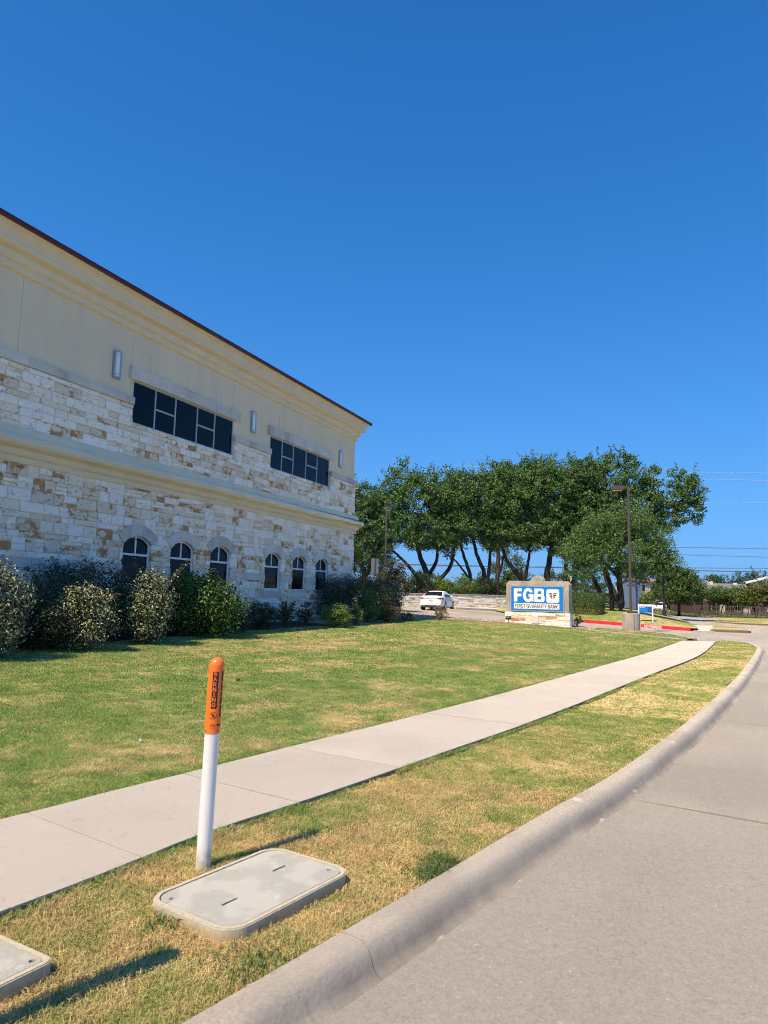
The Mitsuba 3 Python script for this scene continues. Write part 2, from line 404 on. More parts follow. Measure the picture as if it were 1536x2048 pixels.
BED = [(-10.4, 8.6), (-7.85, 14.3), (-7.38, 15.5), (-6.83, 16.9), (-6.17, 18.55), (-5.32, 20.5), (-4.32, 22.9), (-3.1, 25.5), (-2.22, 27.4), (-1.32, 29.3), (-.52, 31.4), (.4, 33.2), (1.43, 35.2), (2.27, 36.5), (3.68, 37.5), (5.1, 38.0), (6.37, 37.6), (7.94, 37.2), (9.15, 36.7), (10.5, 36.3), (11.0, 35.7)]
bed_line = resample(spline(BED, 6), .4)
P2 = [(10.9, 35.1), (12.21, 33.6), (13.1, 32.4), (13.62, 31.45)]
# lawn
lawn_poly = sg.Polygon(np.vstack([SF[(SF[:, 1] < 31.3)], P2[::-1], bed_line[::-1], [(-12, 4), (-6.5, -1)]])).buffer(0)
struct('lawn'); put('', 'lawn', sheet(lawn_poly, lambda x, y: T(x, y) - .022, .8), 'm_soil')
verge_poly = sg.Polygon(np.vstack([SN[SN[:, 1] < 31.4], KB[KB[:, 1] < 31.7][::-1]])).buffer(-.004)
struct('verge'); put('', 'verge', sheet(verge_poly, lambda x, y: x * 0 - .034, .5), 'm_soil')
# mow strip and the grass between it and the driveway
DK = resample(spline([(8.6, 42.6), (10.3, 40.6), (11.3, 39.0), (11.75, 38.2), (12.7, 37.9), (13.95, 37.75), (14.5, 36.4), (14.68, 34.4), (14.55, 32.6)], 8), .3)
struct('mow_strip'); mow = sg.LineString([(10.6, 35.9)] + P2).buffer(.11)
put('', 'mow_strip', prism(np.array(mow.exterior.coords)[:-1], lambda x, y: T(x, y) - .1, lambda x, y: T(x, y) + .012), 'm_walk')
strip_poly = sg.Polygon(np.vstack([[(11.0, 36.2)], np.array(P2) + A3(.14, .1), [(14.4, 32.6)], DK[(DK[:, 1] < 38.3) & (DK[:, 1] > 32.5)][::-1]])).buffer(0)
struct('grass_strip'); put('', 'grass_strip', sheet(strip_poly, lambda x, y: T(x, y) - .02, .6), 'm_soil')
struct('driveway_kerb')
prof2 = [(0, -.3), (0, 0), (.12, .0), (.15, -.015), (.17, -.06), (.19, -.16), (.19, -.3)]
kerb_run('driveway_kerb', DK[::-1][::-1], 3.0, [(-o, z) for o, z in prof2][::-1], 'm_walk', zf=T)
# planting bed
wallD = A3(math.sin(math.radians(23.3)), math.cos(math.radians(23.3))); wallN = A3(wallD[1], -wallD[0])
O = A3(-1.5055, 34.4265)
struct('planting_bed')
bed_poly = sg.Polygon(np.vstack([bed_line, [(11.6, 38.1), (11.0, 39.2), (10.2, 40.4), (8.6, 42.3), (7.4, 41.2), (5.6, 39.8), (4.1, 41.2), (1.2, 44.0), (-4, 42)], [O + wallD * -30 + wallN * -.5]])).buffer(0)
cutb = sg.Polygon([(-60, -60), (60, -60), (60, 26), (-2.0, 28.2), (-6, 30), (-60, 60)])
put('', 'planting_bed', sheet(bed_poly.intersection(cutb), lambda x, y: T(x, y) - .012, .8), 'm_shademulch')
struct('gravel_bed'); put('', 'gravel_bed', sheet(bed_poly.difference(cutb), lambda x, y: T(x, y) - .012, .8), 'm_mulch')

# island across the driveway with its red kerb
RK = resample([(9.6, 49.05), (13.57, 46.78), (16.67, 45.02), (19.25, 43.48)], .4)
isl_poly = sg.Polygon(np.vstack([offset_line(RK, -.15), [(20.2, 44.4), (21.8, 48.5), (25.3, 58.1), (28.8, 68.4), (27, 76), (14, 70), (9.5, 60)]])).buffer(0)
rk_ls, isl_b = sg.LineString(RK), isl_poly.exterior
def zisl(x, y):
    p = shapely.points(np.c_[np.ravel(x), np.ravel(y)]); dk = shapely.distance(p, isl_b).reshape(np.shape(x))
    return T(x, y) * .9 + .03 + np.minimum(dk * .15, .62)
struct('island'); put('', 'island', sheet(isl_poly, zisl, .9), 'm_dry')
struct('red_kerb')
prof3 = [(0, .05), (0, -.3), (-.16, -.3), (-.16, .05)]
def red_run(line, key):
    q = resample(line, .5); R = []
    for o, z in [(0, -.22), (0, .045), (-.02, .06), (-.16, .06), (-.16, -.22)]:
        w = offset_line(q, o); R.append(np.c_[w, T(w[:, 0], w[:, 1]) + z])
    R = np.stack(R, 1); n, m = R.shape[:2]
    i, j = np.meshgrid(np.arange(n - 1), np.arange(m - 1), indexing='ij')
    f = np.stack([i * m + j, i * m + j + 1, (i + 1) * m + j + 1, (i + 1) * m + j], -1).reshape(-1, 4)
    return trimesh.Trimesh(R.reshape(-1, 3), np.vstack([f[:, [0, 1, 2]], f[:, [0, 2, 3]]]), process=False)
put('', 'red_kerb', red_run(RK[RK[:, 0] > 13.4], ''), 'm_red', 30)
put('red_kerb', 'pale_kerb', red_run(resample([(4, 52.3), (9.6, 49.05), (13.42, 46.87)], .5), ''), 'm_walk', 30)
# far verge, ramp, islet
struct('far_verge')
FK = [(28.0, 74.0), (29.6, 67.5), (30.6, 63.8), (32.0, 61.0), (33.6, 58.6), (38, 53), (52, 42), (80, 30)]
put('', 'far_verge', sheet(FK + [(120, 30), (130, 125), (20, 125), (20, 90)], lambda x, y: x * 0 + .0, 3), 'm_dry')
put('far_verge', 'kerb_edge', prism(np.array(sg.LineString(FK).buffer(.12).exterior.coords)[:-1], -.3, .012), 'm_walk')
struct('ramp'); put('', 'ramp', prism([(19.4, 43.5), (20.75, 43.5), (24.6, 51.2), (23.2, 51.8)], -.3, lambda x, y: -.10 + .12 * ss(43.5, 45.5, y)), 'm_walk')
ISL = sg.Polygon([(21.2, 44.2), (22.7, 43.7), (23.4, 45.0), (24.7, 49.5), (24.9, 51.3), (24.3, 50.6)]).buffer(.35)
struct('islet'); put('', 'islet', sheet(ISL.buffer(-.12), lambda x, y: x * 0 + .03, .5), 'm_dry')
put('islet', 'kerb_edge', prism(np.array(ISL.exterior.coords)[:-1], -.3, .012), 'm_walk')

# ------------------------------------------------------------------ grass blades
def region(poly, n, r0, r1, rng, az=(-48, 42)):
    out = np.zeros((0, 2)); 
    while len(out) < n:
        r = np.sqrt(rng.uniform(r0 ** 2, r1 ** 2, n)); a = np.radians(rng.uniform(*az, n))
        p = np.c_[r * np.sin(a), r * np.cos(a)]
        k = shapely.contains_xy(poly, p[:, 0], p[:, 1])
        frac = k.mean()
        return p[k]
    return out

def gcol(p, bias, rng, stripes=False):
    soft = 1 / (1 + .05 * np.hypot(*p.T))[:, None]
    q = np.c_[p, p[:, :1] * 0]
    a = .36 * meshkit.fbm(q * .55, 3, 5) + .38 * meshkit.fbm(q * 2.3, 3, 9) + .26 * meshkit.noise(q * 9, 2)
    if stripes:
        u = p @ A3(.85, -.527)
        a = a + .035 * np.sin(u * 2 * np.pi / 1.15 + 2 * meshkit.noise(q * .2, 1)) 
    dry = ss(.36, .68, a + bias + rng.normal(0, .07, len(p)) * soft[:, 0])
    green = A3(.215, .335, .10) * (1 + (rng.uniform(.62, 1.45, (len(p), 1)) - 1) * soft) + A3(.03, .015, 0) * rng.uniform(0, 1, (len(p), 1))
    straw = A3(.67, .54, .285) * (1 + (rng.uniform(.58, 1.28, (len(p), 1)) - 1) * soft)
    return (green * (1 - dry[:, None]) + straw * dry[:, None]) * (.86 + .28 * meshkit.noise(q * 5.5, 31))[:, None]

def blades(p, z, h, w, col, rng, lean=.6):
    n = len(p); a = rng.uniform(0, 2 * np.pi, n); b = rng.uniform(0, 2 * np.pi, n)
    h = h * rng.uniform(.5, 1.25, n) * (.6 + .8 * meshkit.noise(np.c_[p * 4.5, p[:, :1] * 0], 17)); w = w * rng.uniform(.7, 1.3, n)
    base = np.c_[p, z]; side = np.c_[np.cos(a), np.sin(a), a * 0] * w[:, None] / 2
    le = h * rng.uniform(.1, lean * 1.6, n)
    mid = base + np.c_[np.cos(b) * le * .35, np.sin(b) * le * .35, h * .6]; tip = base + np.c_[np.cos(b) * le * 1.3, np.sin(b) * le * 1.3, h * rng.uniform(.45, .95, n)]
    v = np.stack([base - side, base + side, mid + side * .75, mid - side * .75, tip], 1).reshape(-1, 3)
    k = np.arange(n)[:, None] * 5
    f = np.concatenate([k + [0, 1, 2], k + [0, 2, 3], k + [3, 2, 4]], 1).reshape(-1, 3)
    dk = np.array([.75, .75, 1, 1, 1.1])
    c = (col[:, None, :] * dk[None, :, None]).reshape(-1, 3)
    return v, f, c

def tri_blades(p, z, h, w, col, rng, lean=.6):
    n = len(p); a = rng.uniform(0, 2 * np.pi, n); b = rng.uniform(0, 2 * np.pi, n)
    h = h * rng.uniform(.5, 1.25, n) * (.6 + .8 * meshkit.noise(np.c_[p * 4.5, p[:, :1] * 0], 17)); w = w * rng.uniform(.7, 1.3, n)
    base = np.c_[p, z]; side = np.c_[np.cos(a), np.sin(a), a * 0] * w[:, None] / 2
    le = h * rng.uniform(.1, lean * 1.6, n); tip = base + np.c_[np.cos(b) * le * 1.5, np.sin(b) * le * 1.5, h * rng.uniform(.3, .85, n)]
    v = np.stack([base - side, base + side, tip], 1).reshape(-1, 3)
    return v, np.arange(3 * n).reshape(-1, 3), np.repeat(col, 3, 0)

def join(parts):
    V, F, Cc, at = [], [], [], 0
    for v, f, c in parts: V.append(v); F.append(f + at); Cc.append(c); at += len(v)
    return trimesh.Trimesh(np.vstack(V), np.vstack(F), process=False), np.vstack(Cc)

rng = np.random.default_rng(11)
LID = (A3(-.668, 4.03), A3(.566, .824), A3(.824, -.566))
lid_out = sg.Polygon([tuple(LID[0] + LID[1] * sx * .4825 + LID[2] * sy * .32) for sx, sy in ((1, 1), (1, -1), (-1, -1), (-1, 1))]).buffer(-.12).buffer(.125)
B2C, B2L, B2S = A3(-1.375, 3.19) - A3(.5, .866) * .17 - A3(.866, -.5) * .27, A3(.5, .866), A3(.866, -.5)
box2 = sg.Polygon([tuple(B2C + B2L * sx * .17 + B2S * sy * .27) for sx, sy in ((1, 1), (1, -1), (-1, -1), (-1, 1))]).buffer(-.05).buffer(.055)
vg = verge_poly.buffer(-.01).difference(lid_out.buffer(.005)).difference(box2.buffer(.005))
parts = []
for r0, r1, n, h, w in ((2.2, 4.0, 130000, .036, .0036), (4.0, 6.5, 240000, .038, .0046), (6.5, 11, 300000, .04, .007), (11, 36, 560000, .045, .014)):
    p = region(vg, n, r0, r1, rng); z = np.full(len(p), -.036)
    c = gcol(p, (.085 - .205 * ss(4.5, 12, np.hypot(*p.T))), rng) * A3(1.0, .95, .90) * np.where(r1 < 7, 1.06, .92)
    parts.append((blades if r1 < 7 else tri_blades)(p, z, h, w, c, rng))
# longer tufts against the box, along the sidewalk edge and a dark weed by the kerb
edge = np.vstack([lsN_p for lsN_p in [np.array([lsN.interpolate(d).coords[0] for d in rng.uniform(2.5, 20, 11000)])]])
edge = edge + np.c_[rng.uniform(.005, .06, len(edge)), -rng.uniform(.0, .035, len(edge))]
kk = meshkit.noise(np.c_[edge * 1.7, edge[:, :1] * 0], 4) > .36; edge = edge[kk]
parts.append(blades(edge, np.full(len(edge), -.036), .055, .0045, gcol(edge, -.10, rng), rng, .8))
for c0, rad, n in (((.32, 4.36), .065, 480), ((.42, 4.52), .055, 300), ((-1.02, 3.72), .06, 200), ((-.52, 3.32), .10, 260)):
    p = A3(*c0) + rng.normal(0, rad, (n, 2)); p = p[shapely.contains_xy(vg, p[:, 0], p[:, 1])]
    parts.append(blades(p, np.full(len(p), -.036), .065, .006, gcol(p, -.22, rng) * A3(.42, .50, .55), rng, 1.0))
mesh, col = join(parts)
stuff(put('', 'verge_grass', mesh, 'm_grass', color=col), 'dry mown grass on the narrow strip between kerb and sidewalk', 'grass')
parts = []
for r0, r1, n, h, w in ((4.5, 8, 420000, .040, .0062), (8, 13, 520000, .042, .0095), (13, 22, 800000, .044, .0125), (22, 40, 800000, .046, .021)):
    p = region(lawn_poly.buffer(-.01), n, r0, r1, rng, (-44, 24)); z = T(p[:, 0], p[:, 1]) - .024
    parts.append(tri_blades(p, z, h, w, gcol(p, -.065, rng, True), rng))
p = region(strip_poly.buffer(-.02), 400000, 30, 42, rng, (14, 26)); parts.append(tri_blades(p, T(p[:, 0], p[:, 1]) - .02, .05, .028, gcol(p, .03, rng), rng))
edge = np.array([lsF.interpolate(d).coords[0] for d in rng.uniform(3.5, 34, 9000)]) + np.c_[-rng.uniform(.0, .07, 9000), rng.uniform(.0, .05, 9000)]
edge = edge[shapely.contains_xy(lawn_poly, edge[:, 0], edge[:, 1])]
parts.append(tri_blades(edge, T(edge[:, 0], edge[:, 1]) - .02, .06, .009, gcol(edge, -.12, rng) * .8, rng, .8))
mesh, col = join(parts)
stuff(put('', 'lawn_grass', mesh, 'm_grass', color=col), 'mown lawn with green and straw coloured bands before the stone building', 'grass')
# bits of river gravel in the bed
ico = trimesh.creation.icosphere(subdivisions=0)
p = region(bed_poly.buffer(-.05), 60000, 29, 44, rng, (-4, 18)); p = p[:9000]
sc_ = rng.uniform(.018, .05, (len(p), 1, 1)) * rng.uniform(.6, 1.2, (len(p), 1, 3)); sc_[:, :, 2] *= .6
v = (ico.vertices[None] * sc_ + np.c_[p, T(p[:, 0], p[:, 1])][:, None]).reshape(-1, 3)
f = (ico.faces[None] + (np.arange(len(p)) * 12)[:, None, None]).reshape(-1, 3)
col = np.repeat(np.array([(.36, .25, .20), (.45, .36, .30), (.28, .19, .15), (.52, .45, .38)])[rng.integers(0, 4, len(p))] * rng.uniform(.8, 1.15, (len(p), 1)), 12, 0)
stuff(put('', 'gravel', trimesh.Trimesh(v, f, process=False), 'm_shade', color=col), 'pinkish brown river gravel around the plants and bank sign', 'gravel')

# ------------------------------------------------------------------ utility boxes
def rounded(lx, ly, r): return sg.box(-lx / 2, -ly / 2, lx / 2, ly / 2).buffer(-r).buffer(r, quad_segs=10)
def utility_box(label, o, ex, ey, lx, ly, r, top, slots=True):
    t = thing('utility_box', label, 'utility box', None)
    M = frame4(A3(o[0], o[1], 0), A3(ex[0], ex[1], 0), A3(ey[0], ey[1], 0), A3(0, 0, -1) if ex[0] * ey[1] - ex[1] * ey[0] < 0 else A3(0, 0, 1))
    M[:3, 2] = (0, 0, 1)
    out = rounded(lx, ly, r); lid = out.buffer(-.03)
    ringp = out.difference(lid.buffer(.0035))
    ring2 = out.buffer(.0045).difference(lid.buffer(.0035))
    body = cat_([prism_poly(ringp.buffer(-.0015), top - .03, top), prism_poly(ring2, -.22, top - .005), prism_poly(lid.buffer(.006), top - .06, top - .034)])
    put(t, 'collar', xf(body, M), 'm_collar')
    lp = lid.buffer(-.0035)
    if slots:
        cuts = []
        for sx, sy in ((-.24, .06), (.24, -.04)):
            cuts.append(sg.box(sx - .055, sy - .007, sx + .055, sy + .007))
        for sx, sy in ((-lx / 2 + .085, -ly / 2 + .115), (lx / 2 - .085, ly / 2 - .115)): cuts.append(sg.Point(sx, sy).buffer(.014))
        lp2 = lp.difference(so.unary_union(cuts))
        put(t, 'lid', xf(cat_([prism_poly(lp2, top - .03, top - .003)]), M), 'm_lid')
        put(t, 'slot', xf(prism_poly(so.unary_union(cuts).buffer(.002), top - .05, top - .022), M), 'm_joint')
    else:
        put(t, 'lid', xf(prism_poly(lp.difference(sg.Point(lx / 2 - .06, ly / 2 - .07).buffer(.014)), top - .03, top - .003), M), 'm_lid')
        put(t, 'slot', xf(prism_poly(sg.Point(lx / 2 - .06, ly / 2 - .07).buffer(.017), top - .05, top - .018), M), 'm_joint')
    return t
def prism_poly(g, z0, z1):
    m = flat(g, z1 - z0); m.apply_translation((0, 0, z0)); return m
utility_box('pale rectangular utility box with two slots in its lid beside the orange marker post', *LID, .965, .64, .125, .036)
utility_box('pale utility box cut by the lower left edge of the picture', B2C, B2L, B2S, .34, .54, .05, .04, False)

# ------------------------------------------------------------------ marker posts
def lathe(prof, n=40):
    return trimesh.creation.revolve(np.array(prof, float), sections=n)
def glyph(txt, h, bold=False):
    m = meshkit.text_mesh(txt, h, .001, bold); return m
def wrap(mesh, R, phi0, zc, sub=.004):
    m = mesh.subdivide_to_size(sub) if sub else mesh
    v = m.vertices; ang = phi0 + v[:, 0] / R; r = R + v[:, 2]
    m = trimesh.Trimesh(np.c_[r * np.cos(ang), r * np.sin(ang), v[:, 1] + zc], m.faces, process=False); return m
def marker(label, base, Hh, lean, fat=1.0):
    t = thing('marker_post', label, 'marker post')
    M = np.diag([fat, fat, 1, 1]).astype(float); M[:3, 2] = A3(lean[0], lean[1], 1); M[:3, 3] = (base[0], base[1], 0)
    put(t, 'post', xf(lathe([(.0, -.3), (.044, -.3), (.044, Hh - .43), (.0, Hh - .43)]), M), 'm_post', 30)
    a = np.linspace(0, np.pi / 2, 12); R = .0475
    dome = [(R * np.cos(q), Hh - R * 1.1 + R * 1.1 * np.sin(q)) for q in a]
    put(t, 'cap', xf(lathe([(.0435, Hh - .455), (R - .001, Hh - .457), (R, Hh - .453)] + dome), M), 'm_orange', 40)
    phi = math.atan2(-base[1], -base[0]) - .03
    rect = flat(sg.box(-.0175, -.110, .0175, .110).buffer(.001), .0007)
    put(t, 'label_plate', xf(wrap(rect, R, phi, Hh - .195), M), 'm_black')
    for i, ch in enumerate('WARNING'):
        g = glyph(ch, .024, True); g.apply_translation((-(g.bounds[0, 0] + g.bounds[1, 0]) / 2 - .003, -g.bounds[0, 1], 0))
        w = g.bounds[1, 0] - g.bounds[0, 0]; g.apply_scale((.021 / max(w, .014), 1, 1)) if w > .021 else None
        g.apply_translation((0, 0, .0009))
        put(t, 'letter', xf(wrap(g, R, phi, Hh - .111 - i * .0308), M), 'm_orange')
    ring = sg.Point(0, 0).buffer(.0215).difference(sg.Point(0, 0).buffer(.0185))
    fig = so.unary_union([ring, sg.LineString([(-.014, .012), (.013, -.013)]).buffer(.0022), sg.LineString([(-.004, .009), (.002, .001), (-.006, -.012)]).buffer(.0024), sg.LineString([(.002, .001), (.008, -.006), (.006, -.013)]).buffer(.002), sg.LineString([(-.008, .002), (.006, .004)]).buffer(.0016)])
    put(t, 'no_digging_symbol', xf(wrap(flat(fig, .0007), R, phi, Hh - .347), M), 'm_black')
    sh = sg.Polygon([(-.015, .012), (.015, .012), (.015, -.004), (0, -.017), (-.015, -.004)])
    sh = so.unary_union([sh.difference(sh.buffer(-.0022)), sg.box(-.009, .003, .009, .006), sg.box(-.016, .016, .016, .018)])
    put(t, 'emblem', xf(wrap(flat(sh, .0007), R, phi, Hh - .416), M), 'm_black')
    ph2 = phi + .98
    segs = [sg.box(-.008, a0, .008, b0) for a0, b0 in ((.052, .115), (-.008, .046), (-.036, -.014), (-.085, -.042), (-.16, -.09))]
    put(t, 'side_lettering', xf(wrap(flat(so.unary_union(segs), .0007), R, ph2, Hh - .195), M), 'm_black')
    put(t, 'side_emblem', xf(wrap(flat(sg.box(-.016, -.006, .012, .006), .0007), R, ph2 - .1, Hh - .405), M), 'm_black')
    put(t, 'rivet', xf(wrap(flat(sg.Point(0, 0).buffer(.0045), .001), R, phi - .95, Hh - .442), M), 'm_black')
    return t
marker('white marker post with an orange domed cap beside the utility box', A3(-1.042, 4.385), 1.222, (.020, -.005))
marker('white marker post just off the left edge that throws the shadow across the dry grass', A3(-1.60, 2.66), 1.33, (0, 0), 1.35)

# ------------------------------------------------------------------ the bank building (s along the wall away from the street, w out of the wall, z up)
BW = frame4(A3(O[0], O[1], 0), A3(wallD[0], wallD[1], 0), A3(wallN[0], wallN[1], 0), A3(0, 0, 1))
bank = thing('bank_building', 'two storey bank of pale limestone blocks and yellow stucco with dark red roof edge', 'building')
def sz(poly, w0, w1):
    """A polygon in (s, z) extruded from w0 to w1."""
    m = flat(poly, w1 - w0); v = m.vertices.copy(); m.vertices = np.c_[v[:, 0], v[:, 2] + w0, v[:, 1]]
    m.faces = m.faces[:, ::-1]; return m
S0 = -34.0
UPW = [(-15.48, -10.36), (-7.88, -2.74)]; UPM = [[-14.47, -13.53, -12.42, -11.46], [-6.93, -6.02, -4.93, -3.92]]
ARW = [-15.5, -13.44, -11.41, -7.96, -5.88, -3.84]; AWD = 1.14; ZS, ZA = 3.02, 3.265; RI = .785; CZ = ZA - RI
def arch_poly(s0, inset=0.0, z0=1.8):
    c = s0 + AWD / 2
    circ = sg.Point(c, CZ).buffer(RI, quad_segs=40)
    top = circ.intersection(sg.box(s0, ZS - .02, s0 + AWD, 9)); return so.unary_union([top, sg.box(s0, z0, s0 + AWD, ZS - .01)]).buffer(-inset, join_style='mitre')
opens = [sg.box(a, 6.63, b, 7.95) for a, b in UPW] + [arch_poly(s) for s in ARW]
depth = [.09] * 2 + [.10] * 6
low, up = toman(box(S0, 0, -14, 0, -1.0, 7.2)), toman(box(S0, -.03, -14, -.03, 7.2, 10.36))
for g, dp in zip(opens, depth):
    k = toman(sz(g, -dp, .6)); low = low - k; up = up - k
for s in (-27.0, -23.2, -19.42, -15.56, -10.42, -7.86, -2.78):
    up = up - toman(sz(sg.box(s - .006, 7.2, s + .006, 9.6), -.045, .5))
put(bank, 'stone_wall', xf(fromman(low), BW), 'm_mortar')
upk = put(bank, 'stucco_wall', xf(fromman(up), BW), 'm_stucco')
for s in (-14.7, -12.9, -11.04, -7.12, -5.35, -3.55):
    put(bank, 'stucco_relief', xf(sz(sg.box(s - .105, 8.30, s + .105, 8.88), -.04, -.008), BW), 'm_stucco')

# ashlar
def split(rects, o):
    out = []
    for (a, b, c, d) in rects:
        x0, x1, z0, z1 = o
        if b <= x0 or a >= x1 or d <= z0 or c >= z1: out.append((a, b, c, d)); continue
        if a < x0: out.append((a, x0, c, d))
        if b > x1: out.append((x1, b, c, d))
        m0, m1 = max(a, x0), min(b, x1)
        if c < z0: out.append((m0, m1, c, z0))
        if d > z1: out.append((m0, m1, z1, d))
    return out
def ashlar(x0, x1, z0, z1, rng, scale=1.0):
    rects, z = [], z0
    while z < z1 - .03:
        h = rng.choice([.16, .22, .27, .31, .34], p=[.14, .2, .26, .24, .16]) * scale
        if z1 - z - h < .1 * scale: h = z1 - z
        x = x0 - rng.uniform(0, .5)
        while x < x1:
            l = rng.uniform(.26, .72) * scale * (1.25 if h < .2 * scale else 1)
            a, b = max(x, x0), min(x + l, x1)
            if b - a > .03:
                r = rng.random()
                if h > .24 * scale and r < .34:
                    q = z + h * rng.choice([.36, .5, .64]); mid = a + (b - a) * rng.uniform(.3, .7)
                    rects.append((a, b, z, q)); rects += [(a, mid, q, z + h), (mid, b, q, z + h)] if rng.random() < .4 and b - a > .4 * scale else [(a, b, q, z + h)]
                elif h > .29 * scale and r < .46:
                    rects += [(a, b, z, z + h / 3), (a, b, z + h / 3, z + 2 * h / 3), (a, b, z + 2 * h / 3, z + h)]
                else: rects.append((a, b, z, z + h))
            x += l
        z += h
    return rects
def stone_mesh(a, b, c, d, w, rng, j=.008, back=-.02):
    a, b, c, d = a + j, b - j, c + j, d - j; e = min(.014, (b - a) * .2, (d - c) * .2)
    q = lambda: rng.uniform(-.004, .004)
    v = np.array([(a, back, c), (b, back, c), (b, back, d), (a, back, d)] + [(a, w - e, c), (b, w - e, c), (b, w - e, d), (a, w - e, d)] + [(a + e, w + q(), c + e), (b - e, w + q(), c + e), (b - e, w + q(), d - e), (a + e, w + q(), d - e)])
    f = []
    for r in (0, 4):
        for k in range(4): f.append((r + k, r + (k + 1) % 4, r + 4 + (k + 1) % 4, r + 4 + k))
    f.append((8, 9, 10, 11)); f = np.array(f); f = np.vstack([f[:, [0, 1, 2]], f[:, [0, 2, 3]]])
    return trimesh.Trimesh(v, f[:, ::-1], process=False)
rng = np.random.default_rng(21)
st = ashlar(S0, .0, .1, 4.74, rng) + ashlar(S0, .0, 5.55, 7.16, rng)
for a, b in UPW: st = split(st, (a, b, 6.63, 8))
for s in ARW: st = split(st, (s, s + AWD, 1.72, 3.28)); st = split(st, (s - .08, s + AWD + .08, 1.50, 1.74))
spans, prev = [], S0
for s in ARW:
    spans.append((prev, s)); prev = s + AWD
spans.append((prev, 0.0))
for a, b in spans: st = split(st, (a, b, 2.13, 2.37))
st = [r for r in st if r[1] - r[0] > .045 and r[3] - r[2] > .045]
def vis(r):
    c = O + wallD * (r[0] + r[1]) / 2 + wallN * .05
    dist = math.hypot(c[0], c[1]); ok = c[1] > 5 and math.atan2(c[0], c[1]) > -.53
    return (r[1] - r[0]) * (r[3] - r[2]) / dist ** 2 * (ok) * (1 if r[2] > 1.9 or r[0] > -9.5 else 0)
st.sort(key=vis, reverse=True)
rest, ruv = [], []
for i, r in enumerate(st):
    m = xf(stone_mesh(*r, rng.uniform(.042, .066), rng), BW)
    tone, seed = rng.random(), rng.random()
    if i < 300: put(bank + '__stone_wall', 'stone', m, 'm_stone', uv=cuv(m, tone, seed))
    else: rest.append(m); ruv.append(cuv(m, tone, seed))
k = put(bank + '__stone_wall', 'small_stones', cat_(rest), 'm_stone', uv=np.vstack(ruv)); stuff(k)

def cast(name, poly, w0, w1, parent=bank, b='m_cast'):
    m = xf(sz(poly, w0, w1), BW); return put(parent, name, m, b, uv=cuv(m, rng.random(), rng.random()))
for a, b in [(S0, -15.48), (-10.36, -7.88), (-2.74, .09)]:
    n = max(1, round((b - a) / 1.9)); xs = np.linspace(a, b, n + 1)
    for x0, x1 in zip(xs, xs[1:]): cast('capstone', sg.box(x0 + .003, 7.17, x1 - .003, 7.385), -.02, .095)
for (a, b) in [(-15.66, -10.06), (-8.07, -2.54)]:
    xs = np.linspace(a, b, 4)
    for x0, x1 in zip(xs, xs[1:]): cast('lintel', sg.box(x0 + .003, 7.955, x1 - .003, 8.325), -.06, .085)
for a, b in spans:
    n = max(1, round((b - a) / 1.6)); xs = np.linspace(a, b, n + 1)
    for x0, x1 in zip(xs, xs[1:]): cast('course_stone', sg.box(x0 + .004, 2.135, x1 - .004, 2.365), -.02, .068)
for s in ARW:
    c = s + AWD / 2
    an = np.radians(np.linspace(-47.5, 47.5, 31)); r0, r1 = RI + .0, RI + .345
    ring = sg.Polygon([(c + r0 * math.sin(q), CZ + r0 * math.cos(q)) for q in an] + [(c + r1 * math.sin(q), CZ + r1 * math.cos(q)) for q in an[::-1]])
    k = cast('arch_surround', ring, -.02, .085)
    cast('window_sill', sg.box(s - .075, 1.505, s + AWD + .075, 1.735), -.02, .085)
    cast('window_sill', sg.box(s + .002, 1.737, s + AWD - .002, 1.803), -.098, .03)

# windows
for (a, b), ms in zip(UPW, UPM):
    o = sg.box(a, 6.63, b, 7.95); edges = [a + .045] + ms + [b - .045]; panes = []
    for i, (x0, x1) in enumerate(zip(edges, edges[1:])):
        x0, x1 = x0 + (.024 if i else 0), x1 - (.024 if i < 4 else 0)
        panes += [sg.box(x0, 6.67, x1, 7.90)] if i % 2 == 0 else [sg.box(x0, 6.67, x1, 7.275), sg.box(x0, 7.325, x1, 7.90)]
    w = put(bank, 'ribbon_window', xf(sz(o.difference(so.unary_union(panes)), -.089, -.03), BW), 'm_frame')
    for p in panes: put(w, 'pane', xf(sz(p.buffer(.004), -.089, -.06), BW), 'm_glass')
for s in ARW:
    o = arch_poly(s, .004, 1.804); c = s + AWD / 2; inn = o.buffer(-.04)
    bars = so.unary_union([sg.box(s, 2.668, s + AWD, 2.732), sg.box(c - .026, 2.7, c + .026, 3.4)])
    panes = list(inn.difference(bars).geoms)
    w = put(bank, 'arched_window', xf(sz(o.difference(so.unary_union(panes)), -.099, -.03), BW), 'm_whiteframe')
    for p in panes: put(w, 'pane', xf(sz(p.buffer(.004), -.099, -.062), BW), 'm_glass')

def mitred(prof, s0=S0, ret=-14.0):
    P = np.array(prof, float); n = len(P)
    a, b, c = np.c_[np.full(n, s0), P], np.c_[P[:, 0], P], np.c_[P[:, 0], np.full(n, ret), P[:, 1]]
    v = np.vstack([a, b, c]); f = []
    for k in range(2):
        for i in range(n):
            j = (i + 1) % n; f += [(k * n + i, k * n + j, (k + 1) * n + j), (k * n + i, (k + 1) * n + j, (k + 1) * n + i)]
    return xf(trimesh.Trimesh(v, np.array(f)[:, ::-1], process=False), BW)
corn = [(-.06, 9.43), (.02, 9.43), (.06, 9.46), (.06, 9.60), (.075, 9.615), (.12, 9.63), (.155, 9.67), (.165, 9.70), (.165, 9.84), (.20, 9.855), (.29, 9.875), (.345, 9.915), (.372, 9.965), (.372, 10.02), (.355, 10.06), (.36, 10.12), (.385, 10.19), (.43, 10.26), (.49, 10.315), (.535, 10.335), (.54, 10.365), (-.06, 10.365)]
put(bank, 'cornice', mitred(corn), 'm_stucco', 25)
